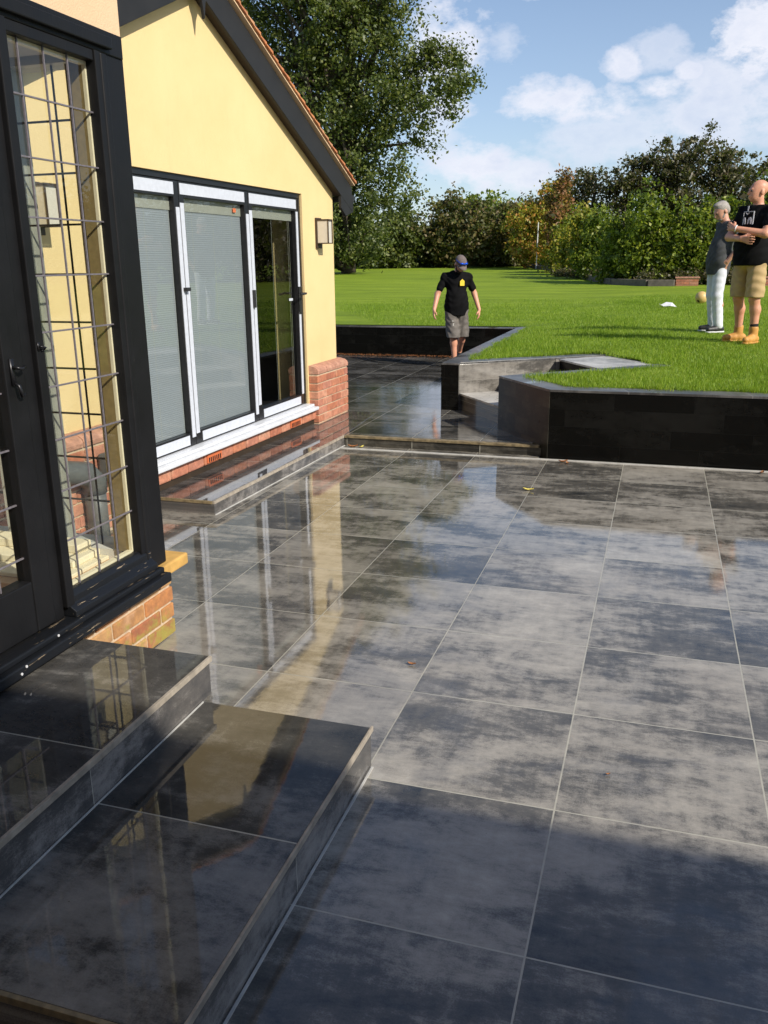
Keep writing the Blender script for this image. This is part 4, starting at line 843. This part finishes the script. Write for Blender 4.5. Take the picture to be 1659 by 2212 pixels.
# ------------------------------------------------------------------ people: distance fields turned into one smooth surface
def cap_d(P, a, b, ra, rb):
    a = np.array(a); b = np.array(b); ab = b - a; t = np.clip(((P - a) @ ab) / max(1e-9, ab @ ab), 0, 1)
    return np.linalg.norm(P - a - t[..., None] * ab, axis=-1) - (ra + (rb - ra) * t)
def ell_d(P, c, r, R3=None):
    q = P - np.array(c)
    if R3 is not None: q = q @ R3
    r = np.array(r); k0 = np.linalg.norm(q / r, axis=-1); k1 = np.linalg.norm(q / (r * r), axis=-1); return k0 * (k0 - 1) / np.maximum(k1, 1e-6)
def field(prims, h, cuts=(), warp=0.0):
    """prims: ('c',a,b,ra,rb,k) or ('e',c,r,R,k); cuts: (normal, d, optional centre+radius) keep n.p<d"""
    lo = np.array([1e9] * 3); hi = -lo
    for p in prims:
        if p[0] == 'c': pts = [(p[1], p[3]), (p[2], p[4])]
        else: pts = [(p[1], max(p[2]))]
        for c, r in pts: lo = np.minimum(lo, np.array(c) - r - .04); hi = np.maximum(hi, np.array(c) + r + .04)
    n = np.ceil((hi - lo) / h).astype(int) + 1; ax = [lo[i] + h * np.arange(n[i]) for i in range(3)]
    F = np.full(n, .12)
    for p in prims:
        k = p[-1]; m = .10
        if p[0] == 'c': a_ = np.minimum(np.array(p[1]) - p[3], np.array(p[2]) - p[4]) - m; b_ = np.maximum(np.array(p[1]) + p[3], np.array(p[2]) + p[4]) + m
        else: a_ = np.array(p[1]) - max(p[2]) - m; b_ = np.array(p[1]) + max(p[2]) + m
        i0 = np.maximum(0, ((a_ - lo) / h).astype(int)); i1 = np.minimum(n, ((b_ - lo) / h).astype(int) + 2)
        sl = tuple(slice(u, v) for u, v in zip(i0, i1)); G = np.stack(np.meshgrid(*[ax[q][sl[q]] for q in range(3)], indexing='ij'), -1)
        d = cap_d(G, p[1], p[2], p[3], p[4]) if p[0] == 'c' else ell_d(G, p[1], p[2], p[3])
        f = F[sl]; hh = np.clip(.5 + .5 * (f - d) / k, 0, 1); F[sl] = f * (1 - hh) + d * hh - k * hh * (1 - hh)
    if warp or cuts:
        G = np.stack(np.meshgrid(*ax, indexing='ij'), -1)
        if warp: F = F + warp * (np.sin(G[..., 2] * 38 + 5 * np.sin(G[..., 0] * 14 + 2)) * np.sin(G[..., 0] * 19 + G[..., 1] * 13 + 4 * np.sin(G[..., 2] * 9)))
        for c in cuts: F = np.maximum(F, G @ np.array(c[0], float) - c[1])
    return F, lo, h
def nets(F, lo, h):
    S = F < 0; n = np.array(F.shape) - 1; cnt = np.zeros(n, np.int8); acc = np.zeros((*n, 3)); 
    for axx in range(3):
        for o1 in (0, 1):
            for o2 in (0, 1):
                st = [0, 0, 0]; others = [q for q in range(3) if q != axx]; st[others[0]] = o1; st[others[1]] = o2; en = list(st); en[axx] = 1
                s0 = tuple(slice(st[q], st[q] + n[q]) for q in range(3)); s1 = tuple(slice(en[q], en[q] + n[q]) for q in range(3))
                m = S[s0] != S[s1]; f0 = F[s0][m]; f1 = F[s1][m]; t = f0 / (f0 - f1); v = np.zeros((len(t), 3)); v[:, others[0]] = o1; v[:, others[1]] = o2; v[:, axx] = t; acc[m] += v; cnt[m] += 1
    act = cnt > 0; idx = -np.ones(n, np.int64); ii = np.argwhere(act); idx[act] = np.arange(len(ii)); V = lo + h * (ii + acc[act] / cnt[act][:, None]); Q = []
    for axx in range(3):
        others = [q for q in range(3) if q != axx]; a, b = others
        s0 = [slice(1, None)] * 3; s1 = [slice(1, None)] * 3; s0[axx] = slice(0, -1)
        s0 = [slice(1, n[q]) for q in range(3)]; s0[axx] = slice(0, n[axx]); s1 = [slice(1, n[q]) for q in range(3)]; s1[axx] = slice(1, n[axx] + 1)
        A = S[tuple(s0)]; B = S[tuple(s1)]; e = np.argwhere(A != B); sgn = A[tuple(e.T)]; e = e + np.array([0 if q == axx else 1 for q in range(3)])
        def g(da, db):
            w = e.copy(); w[:, a] -= da; w[:, b] -= db; return idx[tuple(w.T)]
        q = np.stack([g(1, 1), g(0, 1), g(0, 0), g(1, 0)], 1)
        if axx == 1: q = q[:, ::-1]
        q[~sgn] = q[~sgn][:, ::-1]; Q.append(q)
    return V, np.concatenate(Q)
def sdf_obj(name, prims, mat, parent, xf, h=.009, cuts=(), warp=0.0):
    V, Q = nets(*field(prims, h, cuts, warp)); V = V @ xf[0].T + xf[1]
    return np_mesh(name, V, Q, M[mat], parent)
def rotm(ax, deg):
    c, s = math.cos(math.radians(deg)), math.sin(math.radians(deg))
    return np.array({'x': [[1, 0, 0], [0, c, -s], [0, s, c]], 'y': [[c, 0, s], [0, 1, 0], [-s, 0, c]], 'z': [[c, -s, 0], [s, c, 0], [0, 0, 1]]}[ax])
def hand(w, d, pd, side, curl=.5, spread=.012, sc=1.0):
    """w wrist, d direction of the hand, pd palm normal; returns prims: palm, four fingers in two bends, thumb"""
    w = np.array(w, float); d = np.array(d, float); d /= np.linalg.norm(d); pd = np.array(pd, float); pd -= d * (pd @ d); pd /= np.linalg.norm(pd); s = np.cross(d, pd) * side; o = []
    kn = w + d * .085 * sc
    for j, q in enumerate((-.030, -.010, .010, .028)): o.append(('c', w + s * q * .5, kn + s * q, .017 * sc, .013 * sc, .012))
    for j, (q, L) in enumerate(zip((-.034, -.011, .012, .033), (.066, .074, .068, .052))):
        L *= sc; q *= 1 + spread * 10; k0 = kn + s * q; c1 = curl * .7; c2 = curl * 1.6
        k1 = k0 + (d * math.cos(c1) + pd * math.sin(c1)) * L * .52; k2 = k1 + (d * math.cos(c2) + pd * math.sin(c2)) * L * .48
        o += [('c', k0, k1, .0105 * sc, .0095 * sc, .004), ('c', k1, k2, .0095 * sc, .008 * sc, .004)]
    t0 = w + d * .02 - s * .022 + pd * .006; t1 = t0 + (d * .7 - s * .6 + pd * .45) * .042; t2 = t1 + (d * .95 - s * .1 + pd * .35) * .034
    return o + [('c', t0, t1, .0145 * sc, .012 * sc, .012), ('c', t1, t2, .0115 * sc, .0095 * sc, .005)]

def person(label, loc, face, scale, J, P_):
    """J joints (x = own left, y- = front); P_ options"""
    R = thing('person', label, 'person', loc); A = rotm('z', face) * scale; xf = (A, np.array(loc))
    fat = P_.get('fat', 0.0); c = lambda a, b, ra, rb, k=.03: ('c', a, b, ra, rb, k)
    hipL, hipR = np.array(J['hipL']), np.array(J['hipR']); pel = (hipL + hipR) / 2; ch = np.array(J['chest']); nk = np.array(J['neck']); w_ = np.array(J['waist'])
    HR = rotm('z', J['yaw']) @ rotm('x', J['pitch']); hp = lambda p: tuple(np.array(J['skull']) + HR @ np.array(p))
    he = lambda p, r, k=.02, R2=None: ('e', hp(p), r, HR if R2 is None else HR @ R2, k)
    sx = np.array(J['shL']) - np.array(J['shR']); sx[2] = 0; sx /= np.linalg.norm(sx); TR = np.stack([sx, np.cross([0, 0, 1], sx), [0, 0, 1]], 1); fr = -TR[:, 1]
    torso = [('e', tuple(ch + fr * 0), (.165, .105, .17), TR, .05), ('e', tuple(w_ + fr * fat * .5), (.145 + fat * .35, .105 + fat, .16), TR, .06), ('e', tuple(pel + np.array([0, 0, .03])), (.165 + fat * .2, .115 + fat * .45, .13), TR, .05),
             c(J['shL'], ch + sx * .08, .052, .08, .05), c(J['shR'], ch - sx * .08, .052, .08, .05), c(np.array(J['shL']) + [0, 0, .005], nk - np.array([0, 0, .05]), .036, .046, .03), c(np.array(J['shR']) + [0, 0, .005], nk - np.array([0, 0, .05]), .036, .046, .03)]
    neck = [c(nk - np.array([0, 0, .05]), hp((0, .012, -.045)), .058, .053, .03)]
    head = [he((0, .014, .055), (.074, .094, .083), .02), he((0, -.032, .0), (.062, .068, .088), .03), he((0, -.047, -.056), (.040, .040, .036), .03), ('c', hp((0, -.090, .030)), hp((0, -.112, -.008)), .009, .015, .012),
            ('c', hp((-.028, -.088, .036)), hp((.028, -.088, .036)), .011, .011, .012), ('c', hp((-.018, -.094, -.040)), hp((.018, -.094, -.040)), .009, .009, .008), he((.076, .014, .004), (.010, .022, .033), .006), he((-.076, .014, .004), (.010, .022, .033), .006)]
    arms = []
    for s in 'LR':
        arms += [c(J['sh' + s], J['el' + s], .054, .042), c(J['el' + s], J['wr' + s], .042 + .004, .029, .02)]
        arms += hand(J['wr' + s], J['hd' + s], J['pn' + s], 1 if s == 'L' else -1, J.get('curl', .45))
    legs = []
    for s, hp_ in (('L', hipL), ('R', hipR)):
        kn, an = np.array(J['kn' + s]), np.array(J['an' + s]); mid = kn + (an - kn) * .3 + np.array(J.get('calf', (0, .02, 0)))
        legs += [c(hp_, kn, .088, .056, .05), c(kn, mid, .056, .057), c(mid, an, .055, .037), c(an, an + np.array(J['toe' + s]) * .06 + np.array([0, 0, -.05]), .038, .03)]
    sdf_obj('body', torso + neck + head + arms + legs, P_['skin'], R, xf, .0085)
    for s in (-1, 1):
        m = MB(); e = np.array(hp((s * .030, -.092, .018))); V = []
        m.lathe((0, 0, 0), [(.0005, -.010)] + [(.010 * math.cos(q), .010 * math.sin(q)) for q in (-1, -.5, 0, .5, 1)] + [(.0005, .010)], 10); m.v = [tuple(A @ (np.array(v) + e) + np.array(loc)) for v in m.v]; m.build('eye', M['eye'], R, smooth=True)
    # clothes
    inf = lambda L_, d: [(p[0], p[1], p[2], p[3] + d, p[4] + d, p[5]) if p[0] == 'c' else (p[0], p[1], tuple(q + d for q in p[2]), p[3], p[4]) for p in L_]
    shirt = inf(torso, .016)
    if P_.get('blouse'): shirt.append(('e', tuple(pel + np.array([0, 0, .02])), (.182 + fat * .4, .135 + fat * .8, .40), TR, .05))
    for s in 'LR':
        sh, el = np.array(J['sh' + s]), np.array(J['el' + s]); e = sh + (el - sh) * P_.get('sleeve', .62); shirt += [c(sh, e, .052, .060, .03)]
    sdf_obj('shirt', shirt, P_['shirt'], R, xf, .0085, [((0, 0, -1), -P_['hem']), ((0, 0, 1), nk[2] + .004)] , .0055)
    trs = [('e', tuple(pel + np.array([0, 0, .03])), (.178 + fat * .25, .128 + fat * .5, .14), TR, .05)]
    for s, hp_ in (('L', hipL), ('R', hipR)):
        kn, an = np.array(J['kn' + s]), np.array(J['an' + s])
        if P_['trouser'] == 'short': e = hp_ + (kn - hp_) * P_['slen']; trs += [c(hp_, e, .102, P_.get('flare', .096), .02)]
        else: trs += [c(hp_, kn, .098, .074, .02), c(kn, an + np.array([0, 0, .0]), .074, .064, .02)]
    cuts = [((0, 0, 1), P_['hem'] + .13)]
    if P_['trouser'] == 'short': cuts.append(((0, 0, -1), -P_['shem']))
    sdf_obj('shorts' if P_['trouser'] == 'short' else 'jeans', trs, P_['tmat'], R, xf, .0085, cuts, .0065 if P_['trouser'] == 'short' else .003)
    for s in 'LR':
        an = np.array(J['an' + s]); toe = np.array(J['toe' + s]); toe = toe / np.linalg.norm(toe)
        hl = an - toe * .055; hl[2] = an[2] - .045; tp = an + toe * .155; tp[2] = an[2] - .048
        pr = [('c', hl, an + toe * .05 + np.array([0, 0, -.045]), .042, .046, .02), ('c', an + toe * .05 + np.array([0, 0, -.045]), tp, .046, .036, .02), ('c', an + np.array([0, 0, -.03]), an + np.array([0, 0, P_.get('boot', .0)]), .05, .052, .02)]
        b = sdf_obj('boot' if P_.get('boot') else 'shoe', pr, P_['shoe'], R, xf, .0085, [((0, 0, -1), -(an[2] - .085))])
        sole = [('c', hl * [1, 1, 0] + [0, 0, an[2] - .080], tp * [1, 1, 0] + [0, 0, an[2] - .080], .046, .042, .02)]
        sdf_obj('sole', sole, P_.get('sole', 'white'), b, xf, .0085, [((0, 0, -1), -(an[2] - .095)), ((0, 0, 1), an[2] - .072)])
        if P_.get('sock'): sdf_obj('sock', [('c', an + np.array([0, 0, .02]), an + np.array([0, 0, P_['sock']]), .045, .046, .02)], 'socks', R, xf, .0085, [((0, 0, 1), an[2] + P_['sock'])])
    return R, A, hp, he, HR, xf, TR
def patch(R, A, loc, name, mat, polys, c, right, up, nrm, bulge=.0, thick=.004):
    m = MB(); c = np.array(c, float); right = np.array(right, float); up = np.array(up, float); nrm = np.array(nrm, float)
    for poly in polys:
        k = len(poly); P = [c + right * a + up * b + nrm * (-bulge * (a * a) * 8) for a, b in poly]; V = P + [p - nrm * thick for p in P]
        m.add([tuple(A @ v + np.array(loc)) for v in V], [tuple(range(k)), tuple(range(k, 2 * k))] + [(q, (q + 1) % k, k + (q + 1) % k, k + q) for q in range(k)])
    return m.build(name, M[mat], R)
def people():
    # --- bald man, arms crossed
    gz = lawn_z(.925, 10.8)
    J = dict(hipL=(.10, 0, .92), hipR=(-.10, .0, .92), waist=(0, .0, 1.10), chest=(0, .02, 1.33), neck=(0, .035, 1.50), skull=(0, .005, 1.625), yaw=-22, pitch=-2,
             shL=(.195, .03, 1.44), shR=(-.195, .03, 1.44), elL=(.255, -.10, 1.19), elR=(-.265, -.09, 1.17), wrL=(-.02, -.265, 1.255), wrR=(.06, -.245, 1.145),
             hdL=(-.95, .10, .25), hdR=(.93, .15, -.16), pnL=(.1, .9, 0), pnR=(0, .9, .1), curl=.25,
             knL=(.115, -.01, .50), knR=(-.125, .0, .50), anL=(.125, .02, .10), anR=(-.15, .08, .10), toeL=(.25, -.95, 0), toeR=(-.3, -.95, 0))
    loc = (.925, 10.8, gz)
    R, A, hp, he, HR, xf, TR = person('bald man in a black T-shirt and khaki shorts standing with arms crossed on the lawn', loc, -48, 1.0, J,
        dict(skin='skin', fat=.050, shirt='teeblack', hem=.86, tmat='khaki', trouser='short', slen=1.25, shem=.515, flare=.098, shoe='boot', boot=.07, sock=.13, sole='boot', blouse=True, sleeve=.60))
    patch(R, A, loc, 'shirt_print', 'print', [
        [(-.075, .060), (-.067, .060), (-.067, -.08), (-.075, -.08)], [(.067, .060), (.075, .060), (.075, -.08), (.067, -.08)], [(-.0665, .060), (.0665, .060), (.0665, .053), (-.0665, .053)],
        [(-.008, .115), (.012, .115), (.006, .062), (-.004, .062)], [(-.03, .048), (0, .020), (.03, .048), (.012, .040), (0, .032), (-.012, .040)],
        [(-.058, -.075), (-.060, -.03), (-.045, -.002), (-.028, -.004), (-.015, -.03), (-.013, -.075), (-.026, -.075), (-.030, -.035), (-.040, -.03), (-.046, -.075)],
        [(.013, -.075), (.015, -.03), (.028, -.004), (.045, -.002), (.060, -.03), (.058, -.075), (.046, -.075), (.040, -.03), (.030, -.035), (.026, -.075)]], (0, -.128, 1.375), (1, 0, 0), (0, .06, 1), (0, -1, 0), .55)
    patch(R, A, loc, 'shirt_lettering', 'print', [[(-.06 + q * .03, .007), (-.042 + q * .03, .007), (-.045 + q * .03, -.007), (-.058 + q * .03, -.007)] for q in range(5)], (-.01, -.178, 1.10), (1, 0, 0), (0, -.1, 1), (0, -1, 0), .45)
    m = MB(); w = np.array(J['wrL']); d = np.array([-.95, -.55, .22]); d /= np.linalg.norm(d); a_ = np.cross(d, [0, 0, 1]); a_ /= np.linalg.norm(a_); b_ = np.cross(d, a_); c0 = w - d * .01
    m.tube([tuple(c0 + (a_ * math.cos(q) + b_ * math.sin(q)) * .034) for q in [k * math.pi / 8 for k in range(17)]], .007, 6, False); m.v = [tuple(A @ np.array(v) + np.array(loc)) for v in m.v]; m.build('wristband', M['white'], R, smooth=True)
    # --- grey haired man, hands in pockets
    loc = (.675, 12.03, lawn_z(.76, 12.03))
    J = dict(hipL=(.09, -.03, .92), hipR=(-.09, -.03, .92), waist=(0, .0, 1.08), chest=(0, .045, 1.31), neck=(0, .03, 1.47), skull=(0, -.045, 1.585), yaw=8, pitch=28,
             shL=(.18, .05, 1.42), shR=(-.18, .05, 1.42), elL=(.265, .13, 1.14), elR=(-.265, .13, 1.14), wrL=(.195, .0, .95), wrR=(-.195, .0, .95), hdL=(-.45, -.35, -.8), hdR=(.45, -.35, -.8), pnL=(-1, 0, 0), pnR=(1, 0, 0), curl=.5,
             knL=(.10, -.05, .50), knR=(-.10, -.03, .50), anL=(.11, .0, .10), anR=(-.12, .03, .10), toeL=(.25, -.95, 0), toeR=(-.25, -.95, 0))
    R, A, hp, he, HR, xf, TR = person('grey haired man in dark grey top and pale jeans, hands in pockets, looking down', loc, -68, .925, J,
        dict(skin='skin2', fat=.012, shirt='teegrey', hem=.78, tmat='jeans', trouser='long', shoe='shoe', blouse=True, sleeve=.92))
    sdf_obj('hair', [he((0, .018, .062), (.0785, .098, .086), .02), he((0, .06, .02), (.068, .060, .078), .02), he((0, -.030, .122), (.050, .052, .026), .02)], 'hairgrey', R, xf, .0085, [(tuple(HR @ np.array([0, -1, -.75]) / 1.25), float((HR @ np.array([0, -1, -.75]) / 1.25) @ np.array(hp((0, -.046, .05)))))])
    sdf_obj('beard', [he((0, -.052, -.062), (.046, .044, .036), .02), ('c', hp((.05, -.03, -.045)), hp((.066, 0, -.01)), .016, .010, .02), ('c', hp((-.05, -.03, -.045)), hp((-.066, 0, -.01)), .016, .010, .02)], 'hairgrey', R, xf, .0085)
    # --- man in the cap on the upper patio
    loc = (-2.80, 12.35, .086)
    J = dict(hipL=(.09, .0, .93), hipR=(-.09, .0, .93), waist=(0, -.01, 1.10), chest=(0, .0, 1.34), neck=(.01, -.015, 1.52), skull=(.045, -.105, 1.605), yaw=30, pitch=44,
             shL=(.185, .02, 1.415), shR=(-.185, -.01, 1.42), elL=(.285, .06, 1.155), elR=(-.305, -.03, 1.155), wrL=(.365, -.03, .905), wrR=(-.355, -.17, .915), hdL=(.0, -.12, -1), hdR=(-.02, -.12, -1), pnL=(-1, .15, 0), pnR=(1, .15, 0), curl=.42,
             knL=(.10, .05, .50), knR=(-.045, -.10, .51), anL=(.06, .38, .20), anR=(-.02, -.10, .10), toeL=(.15, -.8, -.55), toeR=(-.25, -.95, 0))
    R, A, hp, he, HR, xf, TR = person('bearded man in grey cap, black T-shirt and grey shorts walking on the upper patio', loc, 13, .89, J,
        dict(skin='skin', fat=.012, shirt='teeblack', hem=.82, tmat='shortgrey', trouser='short', slen=1.2, shem=.475, flare=.112, shoe='shoe', sock=.03, blouse=True, sleeve=.66))
    sdf_obj('cap', [he((0, .012, .066), (.087, .108, .085), .02)], 'cap', R, xf, .0085, [(tuple(HR @ np.array([0, 0, -1.])), float((HR @ np.array([0, 0, -1.])) @ np.array(hp((0, 0, .045)))))])
    m = MB(); P = []; k = 13
    for j, (rr, dz) in enumerate(((.0, 0), (.075, -.012))):
        for q in range(k):
            a = math.pi * (.12 + .76 * q / (k - 1)); P.append(hp((math.cos(a) * (.086 + .006 * j), -math.sin(a) * (.095 + rr * math.sin(a) ** .5), .050 + dz + .012 * math.cos(a) ** 2 * -1)))
    P2 = [tuple(np.array(p) + HR @ np.array([0, 0, .006])) for p in P]; m.add(P + P2, [(i, i + 1, k + i + 1, k + i) for i in range(k - 1)] + [(2 * k + i, 3 * k + i, 3 * k + i + 1, 2 * k + i + 1) for i in range(k - 1)] + [(k + i, k + i + 1, 3 * k + i + 1, 3 * k + i) for i in range(k - 1)])
    m.v = [tuple(A @ np.array(v) + np.array(loc)) for v in m.v]; m.build('cap_peak', M['cap'], R, smooth=True)
    sdf_obj('sunglasses', [he((.036, -.088, .100), (.033, .016, .021), .006), he((-.036, -.088, .100), (.033, .016, .021), .006), ('c', hp((-.02, -.097, .104)), hp((.02, -.097, .104)), .006, .006, .006), ('c', hp((.062, -.07, .10)), hp((.088, .02, .085)), .006, .005, .006), ('c', hp((-.062, -.07, .10)), hp((-.088, .02, .085)), .006, .005, .006)], 'blueglass', R, xf, .006)
    sdf_obj('beard', [he((0, -.048, -.066), (.056, .052, .050), .02), ('c', hp((.052, -.03, -.045)), hp((.070, .0, .0)), .020, .012, .02), ('c', hp((-.052, -.03, -.045)), hp((-.070, .0, .0)), .020, .012, .02)], 'beard', R, xf, .0085)
    patch(R, A, loc, 'shirt_print', 'yprint', [[(-.036, -.05), (.036, -.05), (.036, .022), (.018, .036), (0, .055), (-.018, .036), (-.036, .022)]], (.088, -.130, 1.335), (.96, .25, 0), (0, -.02, 1), (.2, -1, 0), .2)
    patch(R, A, loc, 'paint_splash', 'paint_spot', [[(-.03, -.11), (.01, -.12), (.02, -.04), (.012, .03), (.02, .05), (-.004, .045), (-.012, -.02)], [(-.018, .075), (.006, .07), (.004, .09), (-.014, .092)]], (-.050, -.178, .66), (1, 0, 0), (0, -.12, 1), (0, -1, 0), .2)
people()
